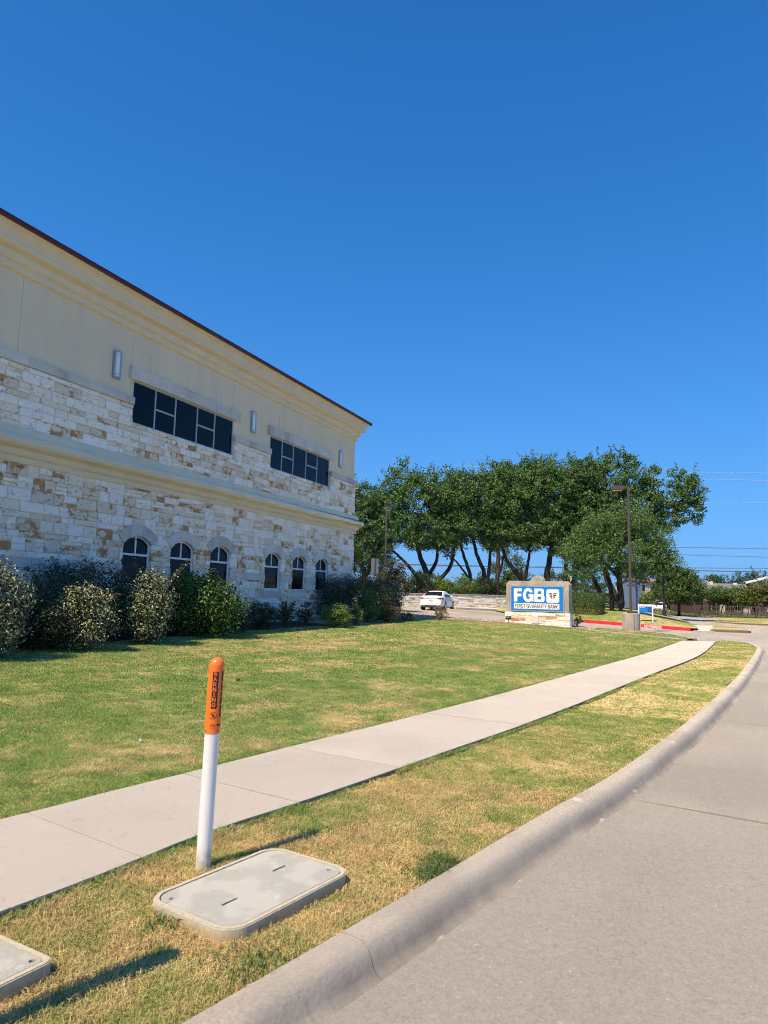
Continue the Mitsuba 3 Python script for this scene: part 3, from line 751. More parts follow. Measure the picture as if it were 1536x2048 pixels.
put(bank, 'roof_edge', mitred([(.49, 10.345), (.60, 10.33), (.615, 10.36), (.615, 10.45), (.58, 10.47), (-.5, 10.55), (-.5, 10.372), (.49, 10.372)]), 'm_redmetal', 20)
belt = [(-.05, 4.69), (.075, 4.69), (.09, 4.71), (.09, 4.83), (.105, 4.85), (.145, 4.87), (.165, 4.90), (.165, 5.02), (.20, 5.035), (.29, 5.05), (.35, 5.085), (.385, 5.14), (.395, 5.20), (.38, 5.26), (.345, 5.31), (.29, 5.345), (.235, 5.365), (.18, 5.38), (.175, 5.47), (.16, 5.50), (.10, 5.60), (-.05, 5.62)]
put(bank, 'belt_course', mitred(belt), 'm_stucco', 25)
put(bank, 'roof', xf(cat_([box(S0, -.4, -13.6, -.4, 10.45, 10.5)]), BW), 'm_redmetal')

def sconce(s, label):
    t = thing('wall_sconce', label, 'wall lamp', None)
    def half(r, z0, z1, k=1.0):
        a = np.linspace(0, np.pi, 13); g = sg.Polygon([(r * math.cos(q), k * r * math.sin(q)) for q in a])
        m = trimesh.creation.extrude_polygon(g, z1 - z0, engine='earcut'); m.apply_translation((s, -.03, z0)); return xf(m, BW)
    put(t, 'shade', half(.105, 7.80, 8.56), 'm_lens', 40)
    put(t, 'cap', half(.135, 8.545, 8.60), 'm_steel'); put(t, 'base', half(.135, 7.755, 7.815), 'm_steel')
    put(t, 'band', half(.112, 8.455, 8.475), 'm_steel'); put(t, 'band', half(.112, 7.885, 7.905), 'm_steel')
    put(t, 'back_plate', xf(cat_([box(s - .145, s - .085, -.031, .045, 7.77, 8.585), box(s + .085, s + .145, -.031, .045, 7.77, 8.585)]), BW), 'm_steel')
sconce(-16.2, 'half round wall lamp on the stucco before the first wide upper window')
sconce(-9.15, 'half round wall lamp on the stucco between the two wide upper windows')
sconce(-1.68, 'half round wall lamp on the stucco by the far corner of the bank')

# ------------------------------------------------------------------ foliage
def leaves(c, size, aspect, col, rng, up=.35, out=None, fold=.12):
    n = len(c); nr = rng.normal(0, 1, (n, 3))
    if out is not None: nr = nr + 1.1 * out
    nr[:, 2] += up; nr /= np.linalg.norm(nr, axis=1, keepdims=True)
    t = np.cross(nr, rng.normal(0, 1, (n, 3))); t /= np.linalg.norm(t, axis=1, keepdims=True) + 1e-9
    b = np.cross(nr, t); s = (size * rng.uniform(.65, 1.3, n))[:, None]
    v = np.stack([c - t * s * .5, c + b * s * aspect * .5 + nr * s * fold, c + t * s * .5, c - b * s * aspect * .5 + nr * s * fold], 1).reshape(-1, 3)
    k = np.arange(n)[:, None] * 4
    return v, np.concatenate([k + [0, 1, 2], k + [0, 2, 3]], 1).reshape(-1, 3), np.repeat(col, 4, 0)

def tint(base, n, rng, var=.3, alt=None, frac=.2):
    c = np.tile(A3(*base), (n, 1))
    if alt is not None:
        k = rng.random(n) < frac; c[k] = A3(*alt)
    return c * rng.uniform(1 - var, 1 + var, (n, 1)) * rng.uniform(.93, 1.07, (n, 3))

def shell(n, rx, ry, rz, rng, seed, lump=.28, box_=False, inner=.25):
    d = rng.normal(0, 1, (n, 3)); d /= np.linalg.norm(d, axis=1, keepdims=True)
    if box_:                                    # trimmed: a superellipsoid
        d = d / (np.abs(d) ** 4).sum(1, keepdims=True) ** .25
    r = 1 - rng.exponential(inner * .5, n); r = np.clip(r, .1, 1.0)
    r = r * (1 - lump / 2 + lump * (meshkit.noise(d * 2.3 + seed * 7.1, seed) * .6 + meshkit.noise(d * 5 + seed, seed) * .4) * 1.2)
    return d * r[:, None] * A3(rx, ry, rz), d

def bush(name, label, x, y, w, h, dpt, leaf, n, base, seed, cat='shrub', group=None, alt=None, frac=.2, var=.35, aspect=.5, lump=.35, z0=None, trimmed=False, shoots=0, shoot_len=.9, yaw=0.0, stems=True, up=.35, shoot_col=None):
    rng = np.random.default_rng(seed); t = thing(name, label, cat, group)
    z = float(T(x, y)) if z0 is None else z0
    if trimmed: P, d = shell(n, w / 2, dpt / 2, h / 2, rng, seed, .05, True)
    else:
        m = max(14, n // 42); P, d = shell(m, w / 2 * .9, dpt / 2 * .9, h / 2 * .93, rng, seed, lump, False, .5)
        rr = .17 * (w * h) ** .5 * rng.uniform(.55, 1.25, m); o_ = rng.normal(0, 1, (m, 42, 3)); o_ /= np.linalg.norm(o_, axis=2, keepdims=True)
        P = (P[:, None] + o_ * rr[:, None, None] * rng.random((m, 42, 1)) ** .55).reshape(-1, 3); d = np.repeat(d, 42, 0) * .4 + o_.reshape(-1, 3) * .6
    P[:, 2] = (P[:, 2] + h / 2 * .98); k = P[:, 2] > .03; P, d = P[k], d[k]
    cy, sy_ = math.cos(yaw), math.sin(yaw)
    R = lambda q: np.c_[q[:, 0] * cy - q[:, 1] * sy_, q[:, 0] * sy_ + q[:, 1] * cy, q[:, 2]]
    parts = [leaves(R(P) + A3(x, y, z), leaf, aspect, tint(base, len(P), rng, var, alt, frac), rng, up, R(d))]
    stem = []
    for i in range(shoots):
        a = rng.uniform(0, 2 * np.pi); e = rng.uniform(.55, 1.3)
        o = A3(math.cos(a) * w * .25, math.sin(a) * dpt * .25, h * .6); q = o + A3(math.cos(a) * math.cos(e), math.sin(a) * math.cos(e), math.sin(e)) * shoot_len * rng.uniform(.6, 1.1)
        line = spline([o, (o + q) / 2 + A3(0, 0, .12), q], 8); stem.append(tube(R(line) + A3(x, y, z), np.linspace(.009, .003, len(line)), 5))
        m = int(26 * shoot_len); idx = rng.uniform(.35, 1, m); pp = np.c_[[np.interp(idx, np.linspace(0, 1, len(line)), line[:, j]) for j in range(3)]].T + rng.normal(0, .035, (m, 3))
        parts.append(leaves(R(pp) + A3(x, y, z), leaf, aspect, tint(shoot_col or base, m, rng, .3, alt, frac), rng, up))
    mesh, col = join(parts)
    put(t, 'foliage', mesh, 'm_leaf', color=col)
    if stems:
        for i in range(7):
            a = rng.uniform(0, 2 * np.pi); q = A3(math.cos(a) * w * .28, math.sin(a) * dpt * .28, h * .6)
            stem.append(tube(np.array([A3(q[0] * .15, q[1] * .15, -.05), q * .5 + A3(0, 0, .05), q]) + A3(x, y, z), [.018, .013, .006], 6))
    if stem: put(t, 'stems', cat_(stem), 'm_stem')
    return t

SILV, DKG = (.36, .40, .215), (.034, .052, .022)  # shade is painted into the dark second leaf colours and the darkest shrubs
bush('shrub', 'large silver leaved shrub at the left edge of the picture before the stone wall', -7.42, 13.2, 1.5, 1.9, 1.5, .066, 13000, (.37, .40, .22), 1, alt=(.030, .042, .018), frac=.5)
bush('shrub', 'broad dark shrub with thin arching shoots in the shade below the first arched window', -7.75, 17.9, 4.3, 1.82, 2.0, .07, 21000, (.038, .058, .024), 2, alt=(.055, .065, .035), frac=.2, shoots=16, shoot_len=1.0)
bush('shrub', 'low silver tipped shrub spreading onto the lawn edge with a bare brown twig', -6.55, 15.3, 1.45, 1.35, 1.2, .066, 9000, (.38, .40, .21), 3, alt=(.030, .042, .018), frac=.5, shoots=6, shoot_len=.7, shoot_col=(.22, .12, .06), lump=.6)
bush('shrub', 'silver shrub with one long shoot reaching up past the second arched window', -5.75, 17.25, 1.15, 1.8, 1.2, .066, 10500, SILV, 4, alt=(.030, .042, .018), frac=.5, shoots=7, shoot_len=1.15, shoot_col=(.34, .30, .19))
bush('shrub', 'bright green broad leaved shrub below the third arched window', -5.2, 19.9, 2.5, 1.75, 1.7, .085, 13000, (.085, .18, .03), 5, alt=(.022, .045, .010), frac=.45, aspect=.62, lump=.4)
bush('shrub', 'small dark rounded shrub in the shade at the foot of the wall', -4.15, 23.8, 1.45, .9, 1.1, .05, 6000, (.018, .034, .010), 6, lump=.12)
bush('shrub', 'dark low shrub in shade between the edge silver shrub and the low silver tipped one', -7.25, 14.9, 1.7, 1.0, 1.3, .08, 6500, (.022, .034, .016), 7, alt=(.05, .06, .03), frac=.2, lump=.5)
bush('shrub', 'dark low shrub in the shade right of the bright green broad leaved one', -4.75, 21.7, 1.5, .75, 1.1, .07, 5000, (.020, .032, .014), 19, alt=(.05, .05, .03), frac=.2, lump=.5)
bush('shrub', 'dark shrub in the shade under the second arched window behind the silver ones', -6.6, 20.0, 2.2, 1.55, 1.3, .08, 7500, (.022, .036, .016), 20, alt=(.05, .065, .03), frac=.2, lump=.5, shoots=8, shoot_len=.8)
t_ = thing('spiky_shrub', 'spiky dark plant with loose arching stems in the shade between two arched windows', 'shrub')
rng = np.random.default_rng(77); parts, stem = [], []
for i in range(46):
    a = rng.uniform(0, 2 * np.pi); e = rng.uniform(.35, 1.35); l = rng.uniform(.5, 1.1); o = A3(-3.6, 26.2, float(T(-3.6, 26.2)))
    q = o + A3(math.cos(a) * math.cos(e), math.sin(a) * math.cos(e), math.sin(e)) * l; line = spline([o, (o + q) / 2 + A3(0, 0, .12), q - A3(0, 0, .05)], 6)
    stem.append(tube(line, np.linspace(.012, .003, len(line)), 5))
    idx = rng.uniform(.3, 1, 26); pp = np.c_[[np.interp(idx, np.linspace(0, 1, len(line)), line[:, j]) for j in range(3)]].T + rng.normal(0, .03, (26, 3))
    parts.append(leaves(pp, .10, .3, tint((.045, .06, .03), 26, rng, .35, (.13, .11, .05), .25), rng))
mesh, col = join(parts); put(t_, 'foliage', mesh, 'm_leaf', color=col); put(t_, 'stems', cat_(stem), 'm_stem')
bush('shrub', 'small brownish rounded shrub in the shade beside the bright green mound', -2.95, 27.4, 1.0, .85, .9, .05, 2600, (.05, .045, .025), 8, lump=.15)
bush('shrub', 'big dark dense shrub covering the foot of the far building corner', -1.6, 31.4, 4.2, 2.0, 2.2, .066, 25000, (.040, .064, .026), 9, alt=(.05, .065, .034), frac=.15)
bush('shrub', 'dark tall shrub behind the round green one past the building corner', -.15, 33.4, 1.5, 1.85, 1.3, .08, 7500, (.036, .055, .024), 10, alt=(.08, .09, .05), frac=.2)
bush('shrub', 'bright green mounded shrub on the lawn edge near the building corner', -1.78, 26.9, 1.4, .9, 1.2, .06, 4600, (.15, .225, .04), 11, alt=(.055, .10, .02), frac=.35, lump=.22)
bush('shrub', 'small yellow green shrub tucked beside the bright mound', -1.08, 28.6, .62, .82, .6, .055, 1700, (.15, .19, .05), 12, alt=(.10, .08, .04), frac=.3, lump=.2)
bush('shrub', 'fresh green upright shrub before the dark ones at the building corner', -.62, 30.9, 1.05, 1.55, 1.0, .075, 5200, (.08, .17, .05), 13, alt=(.22, .24, .17), frac=.12, lump=.3)
bush('shrub', 'silver shrub at the end of the planting before the parked car', .5, 33.55, 1.15, 1.95, 1.0, .085, 5200, (.38, .36, .24), 14, alt=(.028, .036, .018), frac=.55, lump=.45)
bush('shrub', 'reddish yellow low shrub in front of the end silver shrub', .3, 31.9, .9, .88, .8, .07, 1700, (.16, .16, .045), 15, alt=(.24, .11, .05), frac=.35, lump=.4)
bush('ground_cover_plant', 'low green trailing plant on the gravel at the end of the shrubs', 1.25, 34.1, .95, .42, .6, .06, 1100, (.085, .12, .035), 16, cat='plant', lump=.5)
bush('flowering_bush', 'loose reddish flowering bush alone on the gravel in front of the white car', 3.1, 36.9, .95, .62, .7, .06, 1300, (.12, .135, .05), 17, cat='plant', alt=(.36, .20, .14), frac=.3, lump=.5, shoots=7, shoot_len=.4)
bush('shrub', 'small dark shrub by the end of the stone sign base', 11.05, 39.4, .52, .62, .5, .06, 900, (.030, .05, .018), 18, alt=(.14, .10, .05), frac=.15, lump=.4)

# ------------------------------------------------------------------ trees
def tree(name, label, base, limbs, ells, seed, leaf=.21, clumps=260, per=66, rc=.66, base_col=(.074, .142, .036), alt=(.115, .20, .052), cat='tree', group=None, frac=.35, tr=None, flat_=.7, aspect=.55):
    rng = np.random.default_rng(seed); t = thing(name, label, cat, group); b = A3(*base)
    tr_ = []
    for pts, r0, r1 in limbs:
        line = spline(np.array(pts, float), 6); line = line + np.c_[rng.normal(0, .03, (len(line), 2)), np.zeros(len(line))] * min(1, r0 * 4)
        tr_.append(tube(line + b, np.linspace(r0, r1, len(line)), 8))
    put(t, 'trunk', cat_(tr_), 'm_bark', 40)
    vol = np.array([e[3] * e[4] * e[5] for e in ells]) ** .7; vol /= vol.sum(); parts = []
    for e, f in zip(ells, vol):
        m = max(6, int(clumps * f)); d = rng.normal(0, 1, (m, 3)); d /= np.linalg.norm(d, axis=1, keepdims=True)
        r = rng.uniform(.15, 1, m) ** .42
        r = r * (.82 + .36 * meshkit.noise(d * 2.6 + seed, seed))
        cc = d * r[:, None] * A3(*e[3:6]) + A3(*e[0:3])
        rad = rc * rng.uniform(.6, 1.3, m); k = int(per)
        off = rng.normal(0, 1, (m, k, 3)); off /= np.linalg.norm(off, axis=2, keepdims=True); off *= (rng.random((m, k, 1)) ** .5) * rad[:, None, None] * A3(1, 1, flat_)
        P = (cc[:, None] + off).reshape(-1, 3)
        tone = np.repeat(rng.uniform(.75, 1.25, m), k)[:, None]
        parts.append(leaves(P + b, leaf, aspect, tint(base_col, len(P), rng, .25, alt, frac) * tone, rng, .5))
        # loose sprays that break the outline
        m2 = int(m * 1.1); d = rng.normal(0, 1, (m2, 3)); d[:, 2] = np.abs(d[:, 2]) * .9 - .25; d /= np.linalg.norm(d, axis=1, keepdims=True)
        cc = d * (.92 + .30 * rng.random((m2, 1)) ** 2) * A3(*e[3:6]) * (.82 + .36 * meshkit.noise(d * 2.6 + seed, seed))[:, None] + A3(*e[0:3]); k = max(5, int(per * .3))
        axis = d + rng.normal(0, .35, (m2, 3)) + A3(0, 0, .35); axis /= np.linalg.norm(axis, axis=1, keepdims=True)
        P = (cc[:, None] + axis[:, None] * rng.uniform(-.5, .85, (m2, k, 1)) * rc + rng.normal(0, .13 * rc, (m2, k, 3))).reshape(-1, 3)
        parts.append(leaves(P + b, leaf * .9, aspect, tint(base_col, len(P), rng, .25, alt, frac) * np.repeat(rng.uniform(.85, 1.3, m2), k)[:, None], rng, .5))
    mesh, col = join(parts)
    put(t, 'crown', mesh, 'm_leaf', color=col); return t

G_OAK = 'live oaks behind the low stone wall'
# x, z of crowns measured at y = 62; base z = 1.75 on the terrace
zb = 1.7
def oak(label, bx, by, limbs, ells, seed, **k): return tree('live_oak', label, (bx, by, zb), limbs, ells, seed, group=G_OAK, **k)
oak('live oak partly hidden behind the far corner of the bank', -1.8, 63, [([(0, 0, 0), (.2, 0, 1.6), (-.3, 0, 3.2)], .32, .2), ([(.2, 0, 1.6), (1.0, .3, 3.2), (1.4, .2, 4.6)], .2, .1)],
    [(-.8, 0, 6.2, 2.8, 2.8, 3.6), (.2, 0, 8.4, 2.0, 2.2, 1.8), (.6, .5, 3.6, 1.9, 2.2, 2.0), (-2.2, 0, 4.6, 2.4, 2.4, 3.2), (1.2, .4, 5.6, 1.8, 2, 1.6)], 31, clumps=390)
oak('live oak with four spreading trunks rising behind the white car', 3.9, 62, [([(0, 0, 0), (.1, 0, 1.8), (-.5, .2, 3.4), (-1.2, 0, 5.6)], .36, .14), ([(-.5, .1, 0), (-.8, 0, 1.6), (-2.0, 0, 3.1), (-3.2, .3, 4.2)], .22, .09), ([(.4, 0, 0), (1.0, 0, 1.3), (2.2, 0, 2.8), (2.6, .2, 5.2)], .24, .12), ([(.1, 0, 1.6), (.9, .4, 3.2), (1.3, .2, 6)], .2, .1)],
    [(-.8, 0, 8.3, 3.0, 2.8, 2.7), (1.6, 0, 9.3, 2.4, 2.6, 2.2), (-2.2, -.3, 10.2, 1.5, 1.6, 1.9), (-2.6, 0, 6.0, 1.9, 2.2, 1.7), (.3, 0, 6.0, 2.4, 2.4, 1.8), (2.6, 0, 6.3, 1.6, 2.2, 1.6), (-3.2, 0, 8.2, 1.7, 1.8, 1.9), (3.1, 0, 8.2, 1.5, 1.8, 1.8), (-.8, -.3, 4.9, 1.5, 1.6, .9), (1.9, 0, 4.6, 1.3, 1.6, .9), (-3.4, 0, 4.9, 1.0, 1.3, .8), (.4, -.2, 5.2, 2.6, 2.0, .9)], 32, clumps=520)
oak('live oak of several thin trunks between the white car and the sign', 8.3, 63, [([(0, 0, 0), (-.4, 0, 2.2), (-1.0, 0, 4.0), (-1.6, .2, 6.2)], .2, .09), ([(.8, 0, 0), (.9, 0, 2.2), (.1, 0, 4.4), (-.4, 0, 7)], .24, .1), ([(.9, 0, .2), (1.4, 0, 2.6), (1.5, 0, 5.4)], .22, .1), ([(1.2, 0, 0), (2.2, 0, 1.8), (2.8, .2, 4.0)], .15, .07), ([(-.5, 0, 1.8), (-1.6, 0, 3.2), (-2.4, 0, 3.8)], .1, .05)],
    [(.4, 0, 8.7, 2.7, 2.6, 2.5), (-1.0, 0, 10.0, 1.8, 2.0, 1.6), (2.2, 0, 10.4, 1.9, 2, 1.9), (1.4, -.2, 6.0, .9, 1.2, 1.5), (-1.6, 0, 6.6, 1.7, 1.9, 1.4), (2.9, 0, 7.0, 1.5, 1.8, 1.4), (-2.6, 0, 8.6, 1.6, 1.8, 1.9), (3.2, 0, 9.0, 1.7, 1.8, 2.0), (.3, 0, 7.0, 1.6, 1.8, 1.3), (1.5, -.3, 4.6, .8, 1.0, .8), (-2.3, 0, 5.2, 1.0, 1.2, .8), (-.6, .3, 5.7, 2.2, 1.8, .8)], 33, clumps=490)
oak('live oak with a leaning trunk directly behind the left half of the sign', 12.9, 62.5, [([(0, 0, 0), (-.5, 0, 1.9), (-1.7, 0, 3.4), (-2.3, 0, 5.4)], .26, .11), ([(-.3, 0, .8), (.2, 0, 3.0), (.5, 0, 5.2)], .18, .09), ([(-2.6, -.4, -.1), (-2.55, -.4, 3.4), (-2.6, -.4, 6)], .2, .16)],
    [(-.6, 0, 9.2, 2.9, 2.6, 2.7), (1.0, 0, 11.2, 1.9, 2.0, 1.9), (-2.0, 0, 11.0, 1.4, 1.6, 1.4), (-1.8, 0, 6.6, 2.0, 2.2, 1.7), (1.2, 0, 6.4, 1.8, 2.2, 1.7), (-2.8, 0, 8.8, 1.6, 1.8, 2.0), (2.0, 0, 8.6, 1.7, 2, 2.0), (-.4, -.2, 5.4, 1.6, 1.8, 1.1), (-2.6, 0, 5.2, 1.1, 1.3, .9), (.2, 0, 5.9, 2.6, 1.9, .9)], 34, clumps=490)
oak('live oak with thick forked trunks behind the right half of the sign', 15.2, 62.5, [([(0, 0, 0), (-.4, 0, 1.8), (0, 0, 4.4), (-.2, 0, 7)], .36, .15), ([(1.1, 0, 0), (1.3, 0, 2.2), (1.5, 0, 5.4)], .27, .14), ([(1.4, 0, .2), (2.2, 0, 2.2), (3.2, 0, 4.2)], .2, .1)],
    [(.4, 0, 9.9, 3.0, 2.8, 2.7), (2.6, 0, 10.9, 2.4, 2.4, 2.0), (0, 0, 6.9, 2.4, 2.4, 2.0), (3.0, 0, 8.2, 2.3, 2.4, 2.2), (1.8, -.4, 6.0, 1.7, 1.9, 1.5), (-2.0, 0, 9.4, 1.8, 2, 2.2), (1.0, -.2, 5.0, 1.7, 1.8, 1.1), (3.4, 0, 5.6, 1.6, 1.8, 1.2), (-1.2, 0, 5.2, 1.3, 1.6, 1.0), (1.6, 0, 5.6, 3.0, 2.0, .9)], 35, clumps=540)
oak('tall live oak with long open branches at the right end of the row', 20.6, 61, [([(0, 0, 0), (-.9, 0, 2.2), (-1.4, 0, 4.6), (-.4, 0, 7.8)], .33, .14), ([(-1.0, 0, 2.6), (1.6, .3, 6.2), (4.6, .2, 8.6), (6.8, 0, 10.8)], .2, .05), ([(1.6, .3, 6.2), (3.2, 0, 8.6), (3.6, 0, 11.8)], .13, .04), ([(4.6, .2, 8.6), (6.6, 0, 9.2), (7.9, 0, 10.0)], .07, .03)],
    [(0, 0, 10.6, 3.0, 2.8, 2.6), (1.6, 0, 8.6, 2.6, 2.6, 2.4), (3.5, 0, 10.4, .7, .9, 1.8), (6.2, 0, 10.2, 1.4, 1.4, 1.7), (5.2, 0, 8.9, 1.8, 1.4, 1.5), (7.3, 0, 9.6, .8, 1, 1.3), (6.6, 0, 7.8, 1.3, 1.1, 1.0), (4.2, 0, 7.0, 1.6, 1.6, 1.2), (-1.6, 0, 8.0, 1.8, 2.2, 2.2), (-2.6, 0, 10.2, 1.8, 2, 2.4), (2.4, 0, 6.6, 1.8, 1.8, 1.4), (-1.4, 0, 6.4, 2.0, 2.0, 1.1)], 36, clumps=520, rc=.5)
zi = float(zisl(17.9, 52.0))
tree('live_oak', 'broad live oak standing on the island behind the nearer lamp post', (17.9, 52.0, zi - .1), [([(0, 0, 0), (-.15, 0, 1.5), (-.2, 0, 3.2), (.2, 0, 5.6)], .16, .08), ([(-.2, 0, 2.8), (1.6, 0, 4.6), (2.6, 0, 5.4)], .1, .05), ([(-.2, 0, 2.6), (-1.4, .2, 4.2), (-1.8, 0, 5.4)], .12, .06), ([(-.55, .5, -.1), (-.6, .5, 1.6), (-.9, .6, 3.2)], .2, .14)],
     [(.5, 0, 6.6, 1.9, 2.0, 1.7), (-1.5, 0, 6.0, 1.5, 2.0, 1.6), (2.1, 0, 5.6, 1.4, 1.8, 1.3), (-3.0, .3, 4.6, 1.2, 1.6, 1.2), (3.2, -.4, 3.5, 1.0, 1.2, .7), (1.7, -.8, 3.0, 1.0, 1.0, .6), (.9, -1.2, 2.6, .7, .8, .5), (-2.9, 0, 2.9, 1.0, 1.2, .7), (.4, -.6, 4.4, 2.5, 2.2, 1.2), (-2.0, -.2, 3.9, 1.6, 1.8, 1.2), (.6, 0, 3.1, 1.2, 1.4, .7), (2.9, 0, 4.0, 1.1, 1.4, .9)], 37, clumps=420, leaf=.17, per=66, base_col=(.076, .146, .036), alt=(.118, .205, .052))
tree('live_oak', 'live oak with a dark leaning trunk rising out of the clipped hedges', (20.3, 63.5, .6), [([(0, 0, 0), (-.4, 0, 1.9), (-1.3, 0, 3.8), (-1.9, 0, 5.6)], .24, .12), ([(1.6, 0, -.2), (1.5, 0, 2), (1.4, 0, 5)], .3, .2)],
     [(-1.6, 0, 7.2, 2.6, 2.4, 2.4), (.8, 0, 7.8, 2.6, 2.4, 2.6), (-2.2, 0, 5.4, 1.8, 1.8, 1.1)], 38, clumps=330)
# round tree, street trees by the fence, far trees
tree('round_tree', 'round dense tree in front of the iron fence', (33.7, 79.0, 0), [([(0, 0, -.2), (.05, 0, 1.2), (0, 0, 2.6)], .2, .13)],
     [(0, 0, 3.3, 2.75, 2.4, 1.7), (-.3, 0, 4.5, 2.2, 2.0, 1.2), (-.6, -.2, 2.4, 2.3, 2.0, .9), (.9, 0, 2.8, 1.9, 2, 1.3)], 41, leaf=.2, clumps=330, per=70, rc=.5, base_col=(.07, .115, .03), alt=(.10, .16, .04))
tree('small_tree', 'small flat topped tree with several stems before the grey roofed house', (43.5, 90, 0), [([(0, 0, 0), (-.5, 0, 1.2), (-1.0, 0, 2.2)], .09, .06), ([(.2, 0, 0), (.6, 0, 1.3), (1.3, 0, 2.3)], .09, .06), ([(1.7, 0, 0), (2.2, 0, 1.4), (3.0, 0, 2.2)], .09, .06)],
     [(0, 0, 2.75, 2.0, 1.6, .85), (2.5, 0, 2.8, 2.0, 1.6, .85), (1.2, 0, 2.2, 2.4, 1.5, .6)], 42, leaf=.2, clumps=220, per=60, rc=.45, base_col=(.065, .115, .025), alt=(.09, .15, .03))
tree('small_tree', 'yellowish small tree in front of the white building at the right edge', (46.2, 86, 0), [([(0, 0, 0), (-.2, 0, 1.2), (-.6, 0, 2.2)], .12, .07), ([(0, 0, 0), (.4, 0, 1.3), (.8, 0, 2.3)], .1, .06)],
     [(0, 0, 2.6, 2.2, 1.8, 1.2), (1.4, 0, 3.3, 1.7, 1.6, 1.2), (-.9, 0, 1.9, 1.2, 1.3, .7), (2.2, 0, 2.2, 1.4, 1.3, 1.0)], 43, leaf=.2, clumps=240, per=60, rc=.45, base_col=(.085, .115, .022), alt=(.14, .16, .03))
FAR = [(58.5, 122, 5.0, 6.2, 'broad far tree behind the grey roof'), (66, 124, 7.4, 5.2, 'tall dark far tree behind the white building'), (53.0, 126, 3.4, 4.2, 'low far tree showing over the left end of the grey roof'), (62.5, 128, 6.4, 5, 'rounded far tree rising highest behind the grey roof')]
for i, (x, y, h, r, lb) in enumerate(FAR):
    tree('far_tree', lb, (x, y, 0), [([(0, 0, 0), (0, 0, h * .6)], .2, .1)], [(0, 0, h * .55, r * .72, r * .5, h * .45), (r * .4, 0, h * .45, r * .5, r * .5, h * .4)], 50 + i, leaf=.32, clumps=170, per=50, rc=.75, base_col=(.05, .085, .03), alt=(.08, .115, .04))
tree('far_tree', 'lone dark tree standing clear above the grey roof', (62.0, 130, 0), [([(0, 0, 0), (.1, 0, 3), (0, 0, 5.4)], .16, .08)], [(0, 0, 6.0, 1.3, 1.2, 1.0), (.4, 0, 5.0, 1.5, 1.2, .8)], 57, leaf=.28, clumps=50, per=40, rc=.5, base_col=(.03, .05, .028))
# hazy distant trees seen between the trunks, each one its own
for i, (x, y, h, r) in enumerate([(1.5, 118, 4.2, 4.5), (8, 125, 4.6, 5), (15.5, 120, 4.4, 4.6), (19.8, 112, 8.2, 3.6), (24.5, 126, 5, 5), (31, 122, 5.2, 5), (-7, 122, 5, 6), (38, 130, 5.6, 5.5)]):
    lb = ['low distant tree seen under the oak behind the white car', 'low distant tree left of the thin trunks', 'low distant tree right of the thin trunks', 'feathery taller distant tree between the oak trunks left of the sign', 'low distant tree just left of the sign crest', 'distant tree behind the brown utility pole', 'distant tree behind the lamp post by the bank', 'distant tree left of the leaning trunk'][i]
    h *= 1.3
    tree('distant_tree', lb, (x, y, 0), [([(0, 0, 0), (0, 0, h * .6)], .16, .08)], [(0, 0, h * .6, r * .7, r * .5, h * .42), (r * .45, 0, h * .45, r * .5, r * .5, h * .36)], 60 + i, leaf=.3, clumps=110, per=46, rc=.7, base_col=(.065, .105, .035), alt=(.10, .14, .04))
tree('magnolia', 'dark large leaved evergreen behind the second lamp post', (.6, 47.2, .8), [([(0, 0, 0), (0, 0, 1.8)], .12, .08)], [(.2, 0, 1.7, 1.3, 1.2, 1.0), (0, 0, 2.6, .9, .9, .8), (-.9, 0, 1.5, .9, .9, .9)], 71, leaf=.17, clumps=120, per=26, rc=.35, base_col=(.03, .042, .022), alt=(.11, .10, .06), frac=.25)

# ------------------------------------------------------------------ retaining wall, hedges
wall = thing('retaining_wall', 'low wall of rough pale stone blocks behind the parked white car', 'wall')
W0, W1 = A3(-4, 54.6), A3(14.5, 63.2); wl = np.linalg.norm(W1 - W0); wd = (W1 - W0) / wl; wn = A3(wd[1], -wd[0])
WM = frame4(A3(W0[0], W0[1], 0), A3(wd[0], wd[1], 0), A3(wn[0], wn[1], 0), A3(0, 0, 1))
put(wall, 'core', xf(box(0, wl, -.4, 0, .2, 1.86), WM), 'm_mortar')
rng = np.random.default_rng(5); r_ = ashlar(0, wl, .55, 1.87, rng, 1.05)
r_.sort(key=lambda r: -(r[1] - r[0]) * (r[3] - r[2])); rest, ruv = [], []
for i, r in enumerate(r_):
    m = xf(stone_mesh(*r, rng.uniform(.02, .075), rng, .014), WM); u_ = cuv(m, rng.random() * .95, rng.random())
    if i < 260: put(wall, 'stone', m, 'm_stone', uv=u_)
    else: rest.append(m); ruv.append(u_)
stuff(put(wall, 'small_stones', cat_(rest), 'm_stone', uv=np.vstack(ruv)))
for k in range(12): put(wall, 'capstone', xf(bevel_box(wl / 12 * k + .01, wl / 12 * (k + 1) - .01, -.42, .09, 1.875, 1.955, .015), WM), 'm_conc')
struct('terrace'); put('', 'terrace', sheet([tuple(W0 - wn * .2), tuple(W1 - wn * .2), (16.5, 68), (14, 84), (-14, 84), (-14, 60)], lambda x, y: x * 0 + 1.74, 3), 'm_mulch')
struct('parking_walk'); put('', 'parking_walk', prism([tuple(W0 + wd * 10.2 + wn * .12), tuple(W1 + wn * .12), tuple(W1 + wn * 2.3 - wd * .2), tuple(W0 + wd * 10.2 + wn * 2.0)], .4, lambda x, y: T(x, y) + .03), 'm_walk')
hl = ['dark clipped hedge plant behind the wall left of the white car', 'dark hedge plant straight behind the roof of the white car', 'bright yellow green hedge plant behind the wall right of the car', 'second bright hedge plant behind the wall toward the sign', 'dark hedge plant behind the wall under the thin oak trunks', 'leafy hedge plant behind the wall next to the sign', 'hedge plant behind the wall hidden partly by the sign']
